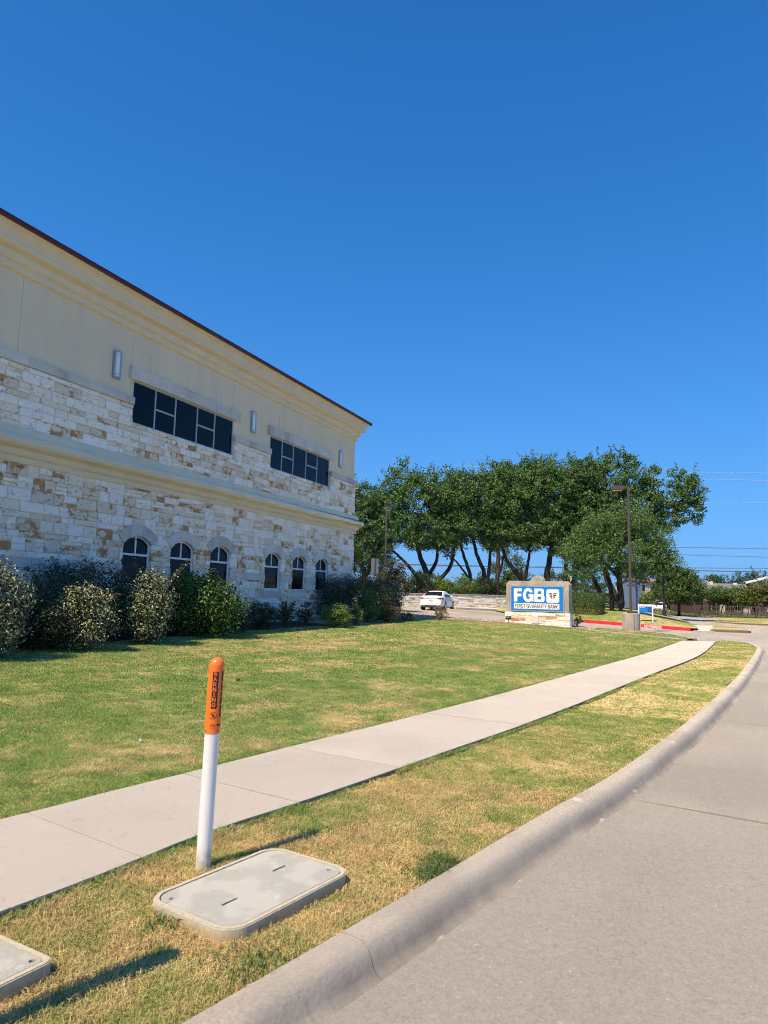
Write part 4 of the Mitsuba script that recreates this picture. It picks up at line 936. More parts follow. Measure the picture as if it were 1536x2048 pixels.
for i, (f_, hh, col, ww) in enumerate([(.28, 1.5, (.028, .05, .016), 2.8), (.42, 1.45, (.03, .055, .018), 2.8), (.53, 1.15, (.10, .15, .022), 2.3), (.64, 1.2, (.09, .14, .024), 2.4), (.745, 1.35, (.034, .06, .018), 2.2), (.85, 1.15, (.07, .12, .022), 2.4), (.96, 1.1, (.06, .11, .022), 2.2)]):
    c_ = W0 + wd * wl * f_ - wn * 1.25
    bush('hedge_plant', hl[i], c_[0], c_[1], ww * 1.08, hh * 1.42, 1.6, .12, 3800, col, 90 + i, cat='hedge', z0=1.68, alt=tuple(A3(*col) * 1.5), frac=.3, lump=.3, group='hedge behind the stone wall', yaw=math.atan2(wd[1], wd[0]), stems=False, aspect=.6)
z1_ = float(zisl(14.2, 49.6)) - .2
bush('clipped_hedge', 'lower clipped hedge with a rounded edge right of the sign', 14.2, 49.9, 3.3, 1.75, 2.0, .085, 12000, (.075, .125, .022), 101, cat='hedge', trimmed=True, z0=z1_ - .1, alt=(.05, .09, .018), frac=.4, yaw=-.5)
tree('small_tree', 'bright green small tree between the blue tower and the cream house', (34.6, 90, 0), [([(0, 0, 0), (.1, 0, 1.0), (0, 0, 1.8)], .09, .05), ([(.1, 0, .6), (.6, 0, 1.6)], .05, .03)], [(0, 0, 2.1, 1.2, 1.0, .9), (.8, 0, 2.6, .9, .9, .8), (-.5, 0, 1.5, .8, .8, .6)], 44, leaf=.17, clumps=90, per=50, rc=.4, base_col=(.10, .16, .035), alt=(.14, .20, .05))
bush('clipped_hedge', 'upper clipped hedge behind and above the lower one', 17.0, 57.2, 5.0, 1.25, 2.4, .10, 9500, (.055, .105, .02), 102, cat='hedge', trimmed=True, z0=1.05, alt=(.09, .15, .028), frac=.3, yaw=-.35)

# ------------------------------------------------------------------ bank sign
sign = thing('bank_sign', 'blue and white bank sign in a concrete cabinet on a stone base', 'sign')
SX, SY = A3(math.cos(-.50), math.sin(-.50)), A3(math.sin(.50), math.cos(.50))      # along the face, and from the face to its back
SC = A3(8.56, 38.03); SZ0 = float(T(*SC)) - .06
SM = frame4(A3(SC[0], SC[1], SZ0), A3(SX[0], SX[1], 0), A3(SY[0], SY[1], 0), A3(0, 0, 1))   # x along, y back, z up; the face is y = -.33
bL, bD, bH = 1.80, .37, .71
put(sign, 'base', xf(box(-bL + .03, bL - .03, -bD + .03, bD - .03, -.3, bH), SM), 'm_mortar')
rng = np.random.default_rng(9)
for r in ashlar(-bL, bL, -.1, bH, rng, .95):
    m = stone_mesh(*r, .0, rng, .009, -.05); v = m.vertices.copy(); m.vertices = np.c_[v[:, 0], -bD - v[:, 1] + rng.uniform(-.012, .004), v[:, 2]]; m.faces = m.faces[:, ::-1]
    tn = rng.random(); m = xf(m, SM); put(sign + '__base', 'stone', m, 'm_stone', uv=cuv(m, tn if tn < .5 else min(.99, tn + .1), rng.random()))
for r in ashlar(-bD, bD, -.1, bH, rng, .95):
    m = stone_mesh(*r, .0, rng, .009, -.05); v = m.vertices.copy(); m.vertices = np.c_[bL + v[:, 1] + .0, v[:, 0], v[:, 2]]
    m.faces = m.faces[:, ::-1]; m = xf(m, SM); put(sign + '__base', 'stone', m, 'm_stone', uv=cuv(m, rng.random(), rng.random()))
def fx(poly, y0, y1):
    """(x, z) polygon, from depth y0 to y1."""
    m = flat(poly, y1 - y0); v = m.vertices.copy(); m.vertices = np.c_[v[:, 0], v[:, 2] + y0, v[:, 1]]; m.faces = m.faces[:, ::-1]; return xf(m, SM)
cH = 2.40; cL = 1.73; cab = sg.Polygon([(-cL, bH + .002), (cL, bH + .002), (cL, cH - .16), (cL - .16, cH), (-cL + .16, cH), (-cL, cH - .16)])
inset = sg.box(-cL + .17, bH + .01, cL - .17, cH - .24)
m = cat_([fx(cab, -.315, .315), fx(cab.difference(inset), -.335, -.314)]); put(sign, 'cabinet', m, 'm_conc', uv=cuv(m, 1, .3))
m = fx(sg.box(-bL - .01, bH - .001, bL + .01, bH + .04).difference(sg.box(-cL + .0, bH, cL - .0, bH + .1)), -bD, bD); put(sign, 'ledge', m, 'm_conc', uv=cuv(m, .9, .2))
cr = sg.Point(.02, cH - .05).buffer(.33, quad_segs=24).intersection(sg.box(-.31, cH - .2, .35, cH + 1)); m = fx(cr, -.345, .2); put(sign, 'crest', m, 'm_conc', uv=cuv(m, 1, .1))
def txt(s, h, x, z, y, bold=True, wmax=None):
    g = meshkit.text_mesh(s, h, .004, bold); w = g.bounds[1, 0] - g.bounds[0, 0]
    if wmax: g.apply_scale((wmax / w, 1, 1))
    g.apply_translation((x - g.bounds[0, 0], z, 0)); v = g.vertices.copy(); g.vertices = np.c_[v[:, 0], y - v[:, 2], v[:, 1]]; return xf(g, SM)
mat('m_engrave', (.24, .22, .20), .9)
put(sign, 'number', txt('1951', .13, -.19, cH + .03, -.3452, wmax=.42), 'm_engrave')
px0, px1, pz0, pz1 = -1.43, 1.43, .79, 2.10; PW, PH = px1 - px0, pz1 - pz0
put(sign, 'panel', fx(sg.box(px0, pz0, px1, pz1), -.375, -.316), 'm_blue')
edge = sg.box(px0 - .035, pz0 - .035, px1 + .035, pz1 + .035).difference(sg.box(px0 + .012, pz0 + .012, px1 - .012, pz1 - .012)); put(sign, 'panel_trim', fx(edge, -.372, -.3155), 'm_alu')
U = lambda u: px0 + u * PW
V = lambda v: pz1 - v * PH
lz0, lz1 = V(.635), V(.085); lh = lz1 - lz0
def boxz(u0, u1, a, b): return sg.box(u0, lz0 + a * lh, u1, lz0 + b * lh)
Fx0, Fx1 = U(.057), U(.215); Fp = so.unary_union([boxz(Fx0, Fx0 + .19, 0, 1), boxz(Fx0, Fx1, .78, 1), boxz(Fx0, Fx1 - .03, .40, .60)])
gc = (U(.337), lz0 + lh / 2); gr = U(.44) - gc[0]
ell = lambda cx, cz, a, b: shapely.affinity.scale(sg.Point(cx, cz).buffer(1, quad_segs=24), a, b)
Gp = ell(*gc, gr, lh * .53).difference(ell(*gc, gr - .175, lh * .53 - .165)).difference(sg.Polygon([gc, (gc[0] + 1, gc[1] + .02), (gc[0] + 1, gc[1] + .36)]).difference(sg.box(0, 0, 0.001, .001)))
Gp = so.unary_union([Gp.difference(sg.box(gc[0] + .02, gc[1] + .07, gc[0] + 1, gc[1] + .155)), sg.box(gc[0] + .02, gc[1] - .085, gc[0] + gr + .005, gc[1] + .055), sg.box(gc[0] + gr - .16, gc[1] - lh * .46, gc[0] + gr + .005, gc[1] + .05).difference(sg.box(0, 0, .001, .001))])
bx0, bx1 = U(.458), U(.652)
lobe = lambda z0, z1, x1: sg.box(bx0, z0, x1, z1).buffer(-.12).buffer(.12).union(sg.box(bx0, z0, bx0 + .2, z1))
Bp = so.unary_union([lobe(lz0, lz0 + lh * .56, bx1), lobe(lz0 + lh * .44, lz1, bx1 - .025)])
for z0, z1 in ((.19, .40), (.60, .81)): Bp = Bp.difference(boxz(bx0 + .18, bx1 - .17, z0, z1).buffer(-.03).buffer(.03))
for nm, g in (('letter', Fp), ('letter', Gp), ('letter', Bp)): put(sign, nm, fx(g, -.392, -.3745), 'm_white')
lg = sg.box(U(.688), V(.655), U(.93), V(.105)).buffer(-.11).buffer(.11)
put(sign, 'logo_plate', fx(lg, -.392, -.3745), 'm_white')
lin = lg.buffer(-.075); put(sign, 'logo_frame', fx(lin.difference(lin.buffer(-.014)), -.3945, -.3925), 'm_alu')
lc = ((U(.688) + U(.93)) / 2, (V(.655) + V(.105)) / 2); wing = []
for sgn in (-1, 1):
    for k, (x1, z) in enumerate(((.225, .10), (.20, .015), (.17, -.065), (.12, -.14))):
        wing.append(sg.Polygon([(lc[0] + sgn * .03, lc[1] + z), (lc[0] + sgn * (x1 - .04), lc[1] + z + .0), (lc[0] + sgn * x1, lc[1] + z + .055), (lc[0] + sgn * .03, lc[1] + z + .055)]))
    wing.append(sg.box(min(lc[0] + sgn * .03, lc[0] + sgn * .05), lc[1] - .14, max(lc[0] + sgn * .03, lc[0] + sgn * .05), lc[1] + .15))
put(sign, 'logo_wings', fx(so.unary_union(wing), -.3948, -.3925), 'm_ink')
put(sign, 'name_plate', fx(sg.box(U(.057), V(.925), U(.93), V(.695)), -.390, -.3745), 'm_white')
put(sign, 'name', txt('FIRST GUARANTY BANK', .195, U(.083), V(.885), -.391, True, U(.905) - U(.083)), 'm_ink')
put(sign, 'access_plate', fx(sg.box(-.28, .12, .10, .52), -bD - .05, -bD), 'm_offwhite')
sp = thing('ground_spotlight', 'small dark floodlight on a stake before the left end of the sign base', 'floodlight')
q = SC - SX * 1.45 - SY * .8; M = frame4(A3(q[0], q[1], float(T(*q))), A3(SX[0], SX[1], 0), A3(SY[0], SY[1], 0), A3(0, 0, 1))
put(sp, 'stake', xf(cyl(.03, .02, -.2, .2, 10), M), 'm_dark'); m = bevel_box(-.16, .16, -.08, .08, -.09, .09, .03); m.apply_transform(trimesh.transformations.rotation_matrix(-.5, (1, 0, 0))); m.apply_translation((0, 0, .26)); put(sp, 'head', xf(m, M), 'm_dark')

# ------------------------------------------------------------------ car
def car(key_label, pos, heading, paint, group=None, kind='sedan'):
    t = thing('parked_car', key_label, 'car', group)
    M = frame4(A3(*pos), A3(math.cos(heading), math.sin(heading), 0), A3(-math.sin(heading), math.cos(heading), 0), A3(0, 0, 1))   # x forward, from the rear bumper
    X = np.array([0, .06, .25, .6, 1.0, 1.6, 2.4, 3.2, 3.7, 4.2, 4.55, 4.75, 4.85])
    Wd = np.array([.70, .80, .87, .915, .93, .93, .93, .93, .92, .89, .82, .70, .52])
    Dk = np.array([.92, 1.04, 1.075, 1.06, 1.02, .98, .96, .95, .955, .90, .83, .75, .66])
    Bt = np.array([.38, .30, .25, .22, .21, .20, .20, .20, .20, .21, .22, .25, .32])
    secs = []
    for x, w, d, b in zip(X, Wd, Dk, Bt):
        s = [(.0, b), (.82 * w, b), (.96 * w, b + .07), (1.0 * w, b + .25), (1.0 * w, .62 if d > .7 else d - .1), (.975 * w, d - .12), (.90 * w, d - .015), (.55 * w, d + .012), (0, d + .02)]
        secs.append([(x, y, z) for y, z in s] + [(x, -y, z) for y, z in s[-2:0:-1]])
    R = np.array(secs); n, m_ = R.shape[:2]
    i, j = np.meshgrid(np.arange(n - 1), np.arange(m_), indexing='ij'); j2 = (j + 1) % m_
    f = np.stack([i * m_ + j, (i + 1) * m_ + j, (i + 1) * m_ + j2, i * m_ + j2], -1).reshape(-1, 4)
    v = np.vstack([R.reshape(-1, 3), [[-.01, 0, .65], [4.87, 0, .5]]]); k = np.arange(m_); k2 = (k + 1) % m_
    f = np.vstack([f[:, [0, 1, 2]], f[:, [0, 2, 3]], np.c_[k, k2, k * 0 + n * m_], np.c_[(n - 1) * m_ + k2, (n - 1) * m_ + k, k * 0 + n * m_ + 1]])
    body = trimesh.Trimesh(v, f, process=False)
    # glasshouse
    GX = np.array([.52, .95, 1.42, 1.9, 2.5, 2.95, 3.30, 3.78]); GZ = np.array([1.06, 1.24, 1.40, 1.465, 1.47, 1.42, 1.29, .97]); GB = np.array([1.03, 1.01, .98, .96, .95, .95, .95, .94])
    GT_ = np.array([.60, .60, .60, .61, .61, .60, .62, .64]); GW = np.array([.74, .83, .86, .87, .87, .86, .84, .80])
    secs = []
    for x, z, b, a, w in zip(GX, GZ, GB, GT_, GW):
        wt = w + (a - w) * min(1, (z - b) / .45)
        secs.append([(x, w, b - .05), (x, w, b), (x, w + (wt - w) * .9, b + (z - b) * .86), (x, wt * .9, z - .012), (x, wt * .5, z + .012), (x, 0, z + .018)])
        secs[-1] += [(x, -y, zz) for (_, y, zz) in secs[-1][-2::-1]]
    R = np.array(secs); n, m_ = R.shape[:2]
    i, j = np.meshgrid(np.arange(n - 1), np.arange(m_ - 1), indexing='ij')
    f = np.stack([i * m_ + j, (i + 1) * m_ + j, (i + 1) * m_ + j + 1, i * m_ + j + 1], -1).reshape(-1, 4)
    f = np.vstack([f[:, [0, 1, 2]], f[:, [0, 2, 3]]]); gh = trimesh.Trimesh(R.reshape(-1, 3), f, process=False)
    bm = cat_([body, gh]); put(t, 'body', xf(bm, M), paint, 40)
    gx = lambda x, A: float(np.interp(x, GX, A))
    def roofpt(x, y, lift): 
        z, a, w, b = gx(x, GZ), gx(x, GT_), gx(x, GW), gx(x, GB); wt = w + (a - w) * min(1, (z - b) / .45)
        return A3(x, y * wt, z + .016 - .028 * y * y + lift)
    def patch(fn, nu, nv):
        u, w_ = np.meshgrid(np.linspace(0, 1, nu), np.linspace(0, 1, nv), indexing='ij'); P = np.array([fn(a, b) for a, b in zip(u.ravel(), w_.ravel())])
        i, j = np.meshgrid(np.arange(nu - 1), np.arange(nv - 1), indexing='ij'); q = np.stack([i * nv + j, (i + 1) * nv + j, (i + 1) * nv + j + 1, i * nv + j + 1], -1).reshape(-1, 4)
        return trimesh.Trimesh(P, np.vstack([q[:, [0, 1, 2]], q[:, [0, 2, 3]]]), process=False)
    put(t, 'rear_window', xf(patch(lambda a, b: roofpt(.60 + .78 * a, (b * 2 - 1) * (.93 - .05 * a), .012), 8, 9), M), 'm_carglass')
    put(t, 'windscreen', xf(patch(lambda a, b: roofpt(3.05 + .62 * a, (b * 2 - 1) * .90, .012), 8, 9), M), 'm_carglass')
    def side(x, f_, sgn):
        z, a, w, b = gx(x, GZ), gx(x, GT_), gx(x, GW), gx(x, GB); wt = w + (a - w) * min(1, (z - b) / .45)
        return A3(x, sgn * (w + (wt - w) * .9 * f_ + .008), b + .02 + ((z - b) * .86 - .05) * f_)
    for sgn in (-1, 1):
        for (x0, x1) in ((1.05, 1.95), (2.03, 2.98), (3.02, 3.35)):
            put(t, 'side_window', xf(patch(lambda a, b: side(x0 + (x1 - x0) * a, max(.02, b), sgn), 6, 4), M), 'm_carglass')
        wx = [.98, 3.86]
        for x in wx:
            w_ = put(t, 'wheel', xf(xf(cyl(.325, .325, -.11, .11, 28), frame4(A3(x, sgn * .815, .325), A3(1, 0, 0), A3(0, 0, 1), A3(0, 1, 0))), M), 'm_tyre', 30)
            rim = [cyl(.225, .225, -.006, .006, 24)]
            put(w_, 'rim', xf(xf(cat_(rim), frame4(A3(x, sgn * .929, .325), A3(1, 0, 0), A3(0, 0, 1), A3(0, 1, 0))), M), 'm_rim')
            put(t, 'wheel_arch', xf(xf(cyl(.375, .375, -.08, .006, 28), frame4(A3(x, sgn * .926, .335), A3(1, 0, 0), A3(0, 0, 1), A3(0, sgn, 0))), M), 'm_dark')
        put(t, 'mirror', xf(bevel_box(3.0, 3.16, sgn * .93 - .09, sgn * .93 + .09, 1.0, 1.13, .04), M), paint)
        tl = trimesh.convex.convex_hull(np.array([(.30, sgn * .895, .93), (.28, sgn * .90, .83), (-.005, sgn * .72, .82), (-.02, sgn * .46, .90), (-.01, sgn * .44, .94), (.02, sgn * .74, .985), (.20, sgn * .87, .975), (.1, sgn * .5, .9)]))
        put(t, 'tail_lamp', xf(tl, M), 'm_tail')
        hl_ = trimesh.convex.convex_hull(np.array([(4.30, sgn * .87, .74), (4.32, sgn * .86, .62), (4.80, sgn * .55, .60), (4.81, sgn * .50, .68), (4.5, sgn * .7, .78), (4.4, sgn * .5, .65)]))
        put(t, 'headlamp', xf(hl_, M), 'm_rim')
        put(t, 'exhaust', xf(bevel_box(-.03, .1, sgn * .52 - .08, sgn * .52 + .08, .30, .36, .01), M), 'm_rim')
    put(t, 'bumper_valance', xf(trimesh.convex.convex_hull(np.array([(-.02, s * .66, z) for s in (-1, 1) for z in (.25, .40)] + [(.35, s * .86, z) for s in (-1, 1) for z in (.22, .34)])), M), 'm_dark')
    put(t, 'grille', xf(trimesh.convex.convex_hull(np.array([(4.86, s * .40, z) for s in (-1, 1) for z in (.36, .60)] + [(4.6, s * .5, z) for s in (-1, 1) for z in (.32, .62)])), M), 'm_dark')
    put(t, 'plate', xf(bevel_box(-.03, .02, -.15, .15, .70, .82, .006), M), 'm_plate')
    put(t, 'trim_strip', xf(bevel_box(-.022, .02, -.45, .45, .875, .905, .006), M), 'm_rim')
    put(t, 'badge', xf(bevel_box(.0, .03, -.05, .05, .955, .985, .006), M), 'm_rim')
cpos = A3(3.62, 51.6); car('white sedan parked with its back to the lawn before the low stone wall', (cpos[0], cpos[1], float(T(*cpos)) - .147 + .004), math.radians(90 - 17), 'm_carwhite')
car('far white car seen through the iron fence beside the dark lamp pole', (45.0, 112, -.45 + .6), math.radians(-90 - 28), 'm_carwhite')

# ------------------------------------------------------------------ lamp posts
def parking_light(label, x, y, z0, h, yaw, base_r=.47, base_h=.92, heads=1, pole=.058):
    t = thing('parking_light', label, 'lamp post', None)
    M = np.eye(4); M[:3, 3] = (x, y, z0)
    if base_h:
        m = xf(lathe([(0, -.4), (base_r, -.4), (base_r, base_h - .02), (base_r - .02, base_h), (0, base_h)], 48), M); put(t, 'concrete_base', m, 'm_conc', 30, **{}) 
        put(t, 'seam', xf(box(-.012, .012, -base_r - .008, -base_r + .05, -.1, base_h - .02), M), 'm_joint')
        put(t, 'base_cover', xf(bevel_box(-.16, .16, -.16, .16, base_h, base_h + .10, .02), M), 'm_bronze')
    put(t, 'pole', xf(bevel_box(-pole, pole, -pole, pole, base_h, h, .012), M), 'm_bronze')
    c, s = math.cos(yaw), math.sin(yaw); R = frame4(A3(x, y, z0), A3(c, s, 0), A3(-s, c, 0), A3(0, 0, 1))
    for k in range(heads):
        put(t, 'arm', xf(bevel_box(pole, .30, -.03, .03, h - .17, h - .09, .01), R), 'm_bronze')
        hd = put(t, 'lamp_head', xf(bevel_box(.28, .93, -.21, .21, h - .27, h - .02, .02), R), 'm_bronze')
        put(hd, 'lens', xf(box(.36, .86, -.15, .15, h - .278, h - .268), R), 'm_lens')
    return t
parking_light('brown square lamp post on a round concrete base beside the red kerb', 13.62, 38.1, float(T(13.62, 38.1)) - .03, 7.98, math.pi - .05)
parking_light('second brown lamp post rising behind the shrubs at the bank corner', .20, 56.0, .9, 7.9, -math.pi / 2 + .25, base_h=.6)
t = thing('dark_pole', 'slim dark pole standing in front of the round tree', 'pole'); M = np.eye(4); M[:3, 3] = (25.35, 62.5, .1)
put(t, 'shaft', xf(cyl(.10, .07, -.3, 8.6, 16), M), 'm_dark', 30); put(t, 'base', xf(cyl(.21, .17, -.2, .75, 16), M), 'm_dark', 30)
t = thing('utility_pole', 'brown wooden utility pole behind the trees right of the sign', 'utility pole')
put(t, 'shaft', xf(cyl(.19, .14, -1, 11, 12), frame4(A3(23.6, 85, 0), A3(1, 0, 0), A3(0, 1, 0), A3(0, 0, 1))), 'm_bark', 30); put(t, 'crossarm', box(22.4, 24.8, 84.9, 85.05, 10.1, 10.25), 'm_bark')
t = thing('white_pipe_pole', 'thin white pole just left of the brown utility pole', 'pole'); put(t, 'shaft', xf(cyl(.07, .06, -1, 6.2, 10), frame4(A3(23.0, 84.5, 0), A3(1, 0, 0), A3(0, 1, 0), A3(0, 0, 1))), 'm_white')
put(t, 'cap', xf(cyl(.08, .02, 6.2, 6.3, 10), frame4(A3(23.0, 84.5, 0), A3(1, 0, 0), A3(0, 1, 0), A3(0, 0, 1))), 'm_white')
def wire(label, a, b, sag, r, m):
    u = np.linspace(0, 1, 24)[:, None]; p = A3(*a) * (1 - u) + A3(*b) * u; p[:, 2] -= sag * 4 * (u * (1 - u))[:, 0]
    key = nk('power_line'); scene[key] = mikit.ply(tube(p, r, 5), m, True); labels[key] = {'label': label, 'category': 'cable'}
wire('uppermost pale power line at the right', (10, 98, 20.6), (85, 98, 21.2), .5, .028, 'm_palecable')
wire('pale power line just below the uppermost one', (10, 98, 19.5), (85, 98, 20.2), .5, .03, 'm_palecable')
wire('single pale power line in the middle of the open sky at the right', (10, 98, 16.2), (85, 98, 16.7), .4, .026, 'm_palecable')
wire('thin dark power line crossing below the oak branches at the right', (-40, 100, 10.1), (95, 100, 10.0), .4, .035, 'm_cable')
wire('second thin dark power line just under the first dark one', (-40, 100, 9.9), (95, 100, 8.5), .5, .03, 'm_cable')
wire('upper of the two low dark cables above the grey roof', (-60, 100, 5.6), (110, 100, 8.0), .4, .035, 'm_cable')
wire('thickest lowest dark cable above the grey roof', (-60, 100, 6.6), (110, 100, 6.6), .3, .06, 'm_cable')

# ------------------------------------------------------------------ small signs
t = thing('notice_sign', 'small blue notice board in a white frame beside the red kerb', 'sign'); zi2 = float(zisl(17.4, 46.0))
NM = frame4(A3(17.42, 46.0, .28), A3(math.cos(-.25), math.sin(-.25), 0), A3(math.sin(.25), math.cos(.25), 0), A3(0, 0, 1))
for s in (-1, 1): put(t, 'post', xf(bevel_box(s * .43 - .035, s * .43 + .035, -.04, .04, -.3, 1.18, .006), NM), 'm_white')
put(t, 'header', xf(bevel_box(-.465, .465, -.045, .045, 1.06, 1.20, .006), NM), 'm_white')
put(t, 'panel', xf(box(-.394, .394, -.02, .02, .66, 1.058), NM), 'm_blue'); put(t, 'dark_patch', xf(box(.12, .39, -.0245, -.0195, .67, 1.05), NM), 'm_blue2')
put(t, 'header_mark', xf(box(-.14, .16, -.0485, -.0455, 1.115, 1.135), NM), 'm_blue')
for x in (-.33, -.2, -.09): put(t, 'white_mark', xf(box(x - .035, x + .035, -.0245, -.0195, .985, 1.035), NM), 'm_white')
put(t, 'rail', xf(bevel_box(.1, .395, -.03, .03, .62, .655, .005), NM), 'm_alu')
t = thing('road_sign', 'grey back of a tall road sign behind the shrubs at the bank corner', 'sign')
RM = frame4(A3(-.52, 45, 0), A3(math.cos(.2), math.sin(.2), 0), A3(-math.sin(.2), math.cos(.2), 0), A3(0, 0, 1))
put(t, 'plate', xf(bevel_box(-.24, .24, -.012, .012, 3.1, 4.05, .004), RM), 'm_signback'); put(t, 'post', xf(box(-.03, .03, -.06, -.0125, .2, 4.1), RM), 'm_slate')
# painted lettering on the red kerb
rkl = sg.LineString(RK); d_e = rkl.project(sg.Point(17.78, 44.35)); gtx = meshkit.text_mesh('FIRE LANE - NO PARKING', .155, .004, True); w = gtx.bounds[1, 0] - gtx.bounds[0, 0]; sc = 2.05 / w
v = gtx.vertices.copy(); dd = d_e - 2.05 + (v[:, 0] - gtx.bounds[0, 0]) * sc; q = np.array([rkl.interpolate(a).coords[0] for a in dd]); q2 = np.array([rkl.interpolate(a + .02).coords[0] for a in dd]); tn = (q2 - q) / .02
nn = np.c_[tn[:, 1], -tn[:, 0]]; q = q + nn * (.001 + v[:, 2:] * .8); gtx = trimesh.Trimesh(np.c_[q, T(q[:, 0], q[:, 1]) - .125 + v[:, 1]], gtx.faces, process=False)
put('red_kerb', 'lettering', gtx, 'm_white')

# ------------------------------------------------------------------ fence and what lies beyond it
fence = thing('iron_fence', 'dark iron picket fence along the far verge before the grey roofed house', 'fence')
F0, F1 = A3(30, 83.4), A3(66, 79.2); fl_ = np.linalg.norm(F1 - F0); fd = (F1 - F0) / fl_
FM = frame4(A3(F0[0], F0[1], 0), A3(fd[0], fd[1], 0), A3(-fd[1], fd[0], 0), A3(0, 0, 1))
mat('m_fence', (.16, .13, .105), .5, metallic=.3)
for k in range(int(fl_ / 2.4) + 1): put(fence, 'post', xf(box(k * 2.4 - .035, k * 2.4 + .035, -.035, .035, -.1, 1.72), FM), 'm_fence')
for z in (.18, 1.32): put(fence, 'rail', xf(box(0, fl_, -.016, .016, z, z + .04), FM), 'm_fence')
stuff(put(fence, 'pickets', cat_([xf(box(a - .012, a + .012, -.012, .012, .05, 1.5), FM) for a in np.arange(.2, fl_, .2) if abs((a + .05) % 2.4) > .1]), 'm_fence'))
rng = np.random.default_rng(8); n = 16000; px = np.c_[rng.uniform(0, fl_, n), rng.uniform(.5, 2.6, n), rng.uniform(0, .75, n)]; px[:, 2] *= .6 + .6 * meshkit.noise(np.c_[px[:, :1] * .8, px[:, 1:2], px[:, :1] * 0], 3)
mesh, col = join([leaves(np.c_[px[:, 0], px[:, 1], px[:, 2]] @ FM[:3, :3].T + FM[:3, 3], .16, .3, tint((.09, .115, .055), n, rng, .3, (.14, .145, .09), .3), rng)])
stuff(put('', 'fence_planting', mesh, 'm_leaf', color=col), 'knee high grey green planting behind the iron fence', 'plants')

hs = thing('grey_roof_house', 'low brick house with a grey shingle roof and an orange wooden gable', 'house')
put(hs, 'wall', box(47.2, 62, 103, 114, -.5, 2.55), 'm_brick')
roof = trimesh.Trimesh(np.array([(46.6, 102.2, 2.55), (62.6, 102.2, 2.55), (59.8, 108.5, 4.75), (47.4, 108.5, 4.85), (46.6, 115, 2.5), (62.6, 115, 2.5)], float), np.array([(0, 1, 2), (0, 2, 3), (3, 2, 5), (3, 5, 4), (1, 5, 2), (0, 3, 4)]), process=False)
rf = put(hs, 'roof', roof, 'm_shingle')
put(rf, 'roof_vent', bevel_box(50.2, 51.2, 107.2, 108.0, 4.4, 5.0, .05), 'm_offwhite'); put(rf, 'roof_vent', xf(cyl(.35, .3, 0, .3, 12), frame4(A3(48.8, 108.4, 4.7), A3(1, 0, 0), A3(0, 1, 0), A3(0, 0, 1))), 'm_offwhite'); put(rf, 'roof_vent', xf(cyl(.35, .3, 0, .3, 12), frame4(A3(55.2, 108.4, 4.6), A3(1, 0, 0), A3(0, 1, 0), A3(0, 0, 1))), 'm_offwhite')
gb = sg.Polygon([(46.9, 2.05), (50.6, 2.05), (50.6, 2.35), (46.9, 3.4)])
def yx(poly, y0, y1, b, nm, par=hs):
    m = flat(poly, y1 - y0); v = m.vertices.copy(); m.vertices = np.c_[v[:, 0], v[:, 2] + y0, v[:, 1]]; m.faces = m.faces[:, ::-1]; return put(par, nm, m, b)
yx(gb.buffer(-.25), 101.3, 101.6, 'm_brick', 'gable'); yx(gb.difference(gb.buffer(-.25)), 100.9, 101.5, 'm_wood', 'gable_trim')
put(hs, 'porch_column', box(49.3, 49.9, 101.1, 101.7, -.5, 2.06), 'm_cream'); put(hs, 'porch_wall', box(46.9, 47.5, 101.1, 101.6, -.5, 2.06), 'm_brick')
for x in (48.2, 52.6, 55.2, 57.6):
    w_ = put(hs, 'window', box(x - .55, x + .55, 102.9, 103.01, .6, 1.9), 'm_whiteframe'); put(w_, 'pane', box(x - .47, x + .47, 102.86, 102.95, .68, 1.82), 'm_glass')
put(hs, 'door', box(53.5, 54.5, 102.9, 103.02, -.4, 1.8), 'm_cream')
wh = thing('white_building', 'pale building with a sloping white eave at the right edge', 'building')
WB = np.eye(4); cw, sw = math.cos(-.48), math.sin(-.48); WB[:2, :2] = [[cw, -sw], [sw, cw]]; WB[:2, 3] = (55.1, 105)
put(wh, 'wall', xf(box(.8, 17, 1, 12, -.5, 4.95), WB), 'm_offwhite')
def wx(poly, y0, y1):
    m = flat(poly, y1 - y0); v = m.vertices.copy(); m.vertices = np.c_[v[:, 0], v[:, 2] + y0, v[:, 1]]; m.faces = m.faces[:, ::-1]; return xf(m, WB)
put(wh, 'roof', wx(sg.Polygon([(0, 4.75), (17, 9.4), (17, 9.75), (0, 5.08)]), 0, 12.5), 'm_whiteframe')
put(wh, 'gable_wall', wx(sg.Polygon([(.8, 4.94), (17, 4.94), (17, 9.3), (.9, 4.98)]), 1.0, 1.3), 'm_offwhite')
w_ = put(wh, 'window', xf(box(2.6, 3.8, .9, 1.05, .9, 2.3), WB), 'm_whiteframe'); put(w_, 'pane', xf(box(2.7, 3.7, .86, .95, 1.0, 2.2), WB), 'm_glass')
rr = thing('red_roof_house', 'cream two storey house with a red tile roof glimpsed between the trees', 'house')
put(rr, 'wall', box(43.0, 47, 118, 128, -.5, 5.2), 'm_cream')
put(rr, 'roof', trimesh.Trimesh(np.array([(42.6, 117.4, 5.15), (47.5, 117.4, 5.15), (47.5, 128.6, 5.15), (42.6, 128.6, 5.15), (44.4, 121, 6.1), (45.6, 125, 6.1)], float), np.array([(0, 1, 5), (0, 5, 4), (1, 2, 5), (2, 3, 4), (2, 4, 5), (3, 0, 4)]), process=False), 'm_redroof')
for x, z in ((44.2, 3.4), (46.0, 3.4)):
    w_ = put(rr, 'window', box(x - .5, x + .5, 117.9, 118.02, z, z + 1.2), 'm_whiteframe'); put(w_, 'pane', box(x - .42, x + .42, 117.86, 117.95, z + .08, z + 1.12), 'm_glass')
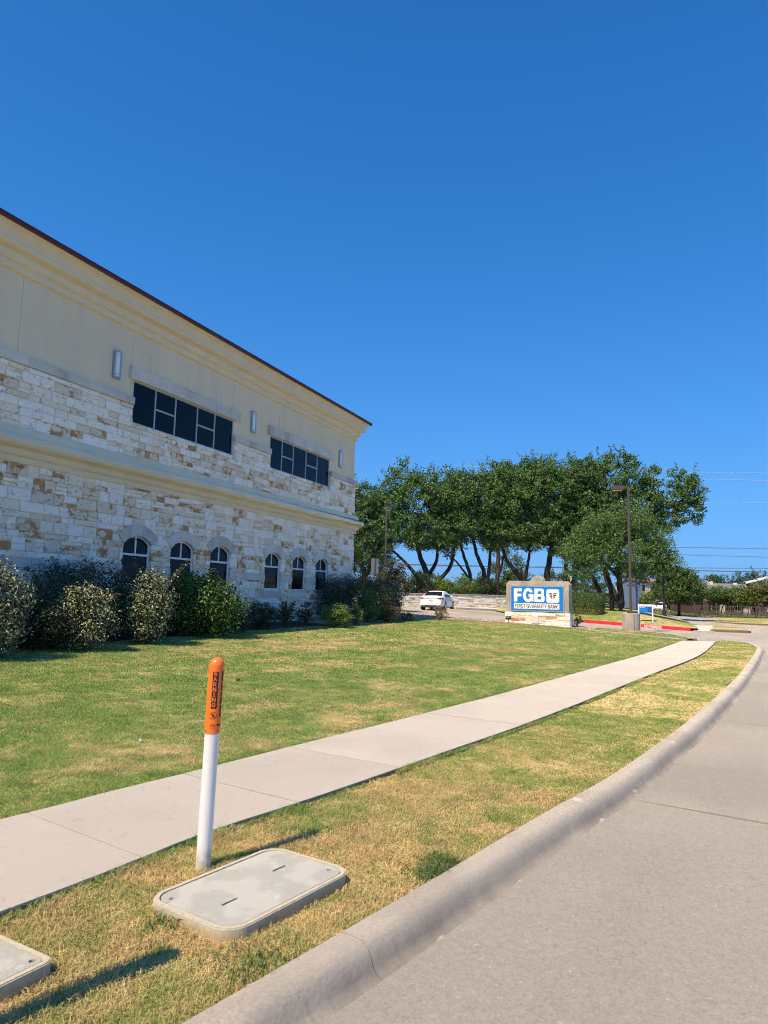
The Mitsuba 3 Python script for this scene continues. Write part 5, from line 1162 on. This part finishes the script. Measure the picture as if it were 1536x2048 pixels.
put(rr, 'garage_door', box(43.4, 46.4, 117.88, 118.03, -.4, 1.0), 'm_offwhite')
bt = thing('blue_tower', 'narrow pale blue building with a dark blue vertical stripe behind the lamp post', 'building')
mat('m_paleblue', (.13, .18, .30), .6); mat('m_deepblue', (.02, .05, .30), .5)
put(bt, 'wall', box(34.2, 36.0, 96, 98.5, -.5, 4.6), 'm_paleblue'); put(bt, 'stripe', box(35.05, 35.3, 95.94, 95.995, .2, 4.6), 'm_deepblue'); put(bt, 'band', box(35.5, 35.7, 95.95, 95.996, .2, 2.4), 'm_deepblue')
put(bt, 'roof', box(34.1, 36.1, 95.85, 98.6, 4.6, 4.75), 'm_offwhite')
pg = thing('play_frame', 'red and purple playground frame behind the iron fence', 'play equipment'); mat('m_purple', (.16, .09, .22), .6); mat('m_orange2', (.62, .10, .03), .6)
for x in (50.0, 51.2, 52.4, 53.4): put(pg, 'post', box(x - .06, x + .06, 94.9, 95.02, -.3, 1.7), 'm_purple')
put(pg, 'beam', box(49.8, 53.6, 94.92, 95.0, 1.55, 1.7), 'm_purple'); put(pg, 'panel', box(50.3, 52.2, 94.95, 95.0, .3, 1.0), 'm_brick'); put(pg, 'slide_post', box(53.6, 53.95, 94.6, 94.8, -.3, 1.5), 'm_orange2')

# ------------------------------------------------------------------ litter on the lawn
def litter(name, label, cat, x, y, size, rgb, seed):
    rng = np.random.default_rng(seed); z = float(T(x, y)) + .012; k = nk(name)
    v, f, c = leaves(np.array([[x, y, z]]), size, .6, np.array([rgb]), rng, 3.0); scene[k] = mikit.ply(trimesh.Trimesh(v, f, process=False), 'm_leaf', color=c); labels[k] = {'label': label, 'category': cat}
litter('fallen_leaf', 'orange fallen leaf on the lawn just right of the marker post cap', 'leaf', -2.50, 12.3, .15, (.55, .17, .07), 1)
litter('fallen_leaf', 'reddish fallen leaf on the lawn close to the sidewalk right of the post', 'leaf', -.65, 8.8, .10, (.50, .15, .06), 2)
litter('paper_scrap', 'pale paper scrap on the lawn left of the marker post', 'litter', -2.56, 7.64, .05, (.50, .53, .58), 3)
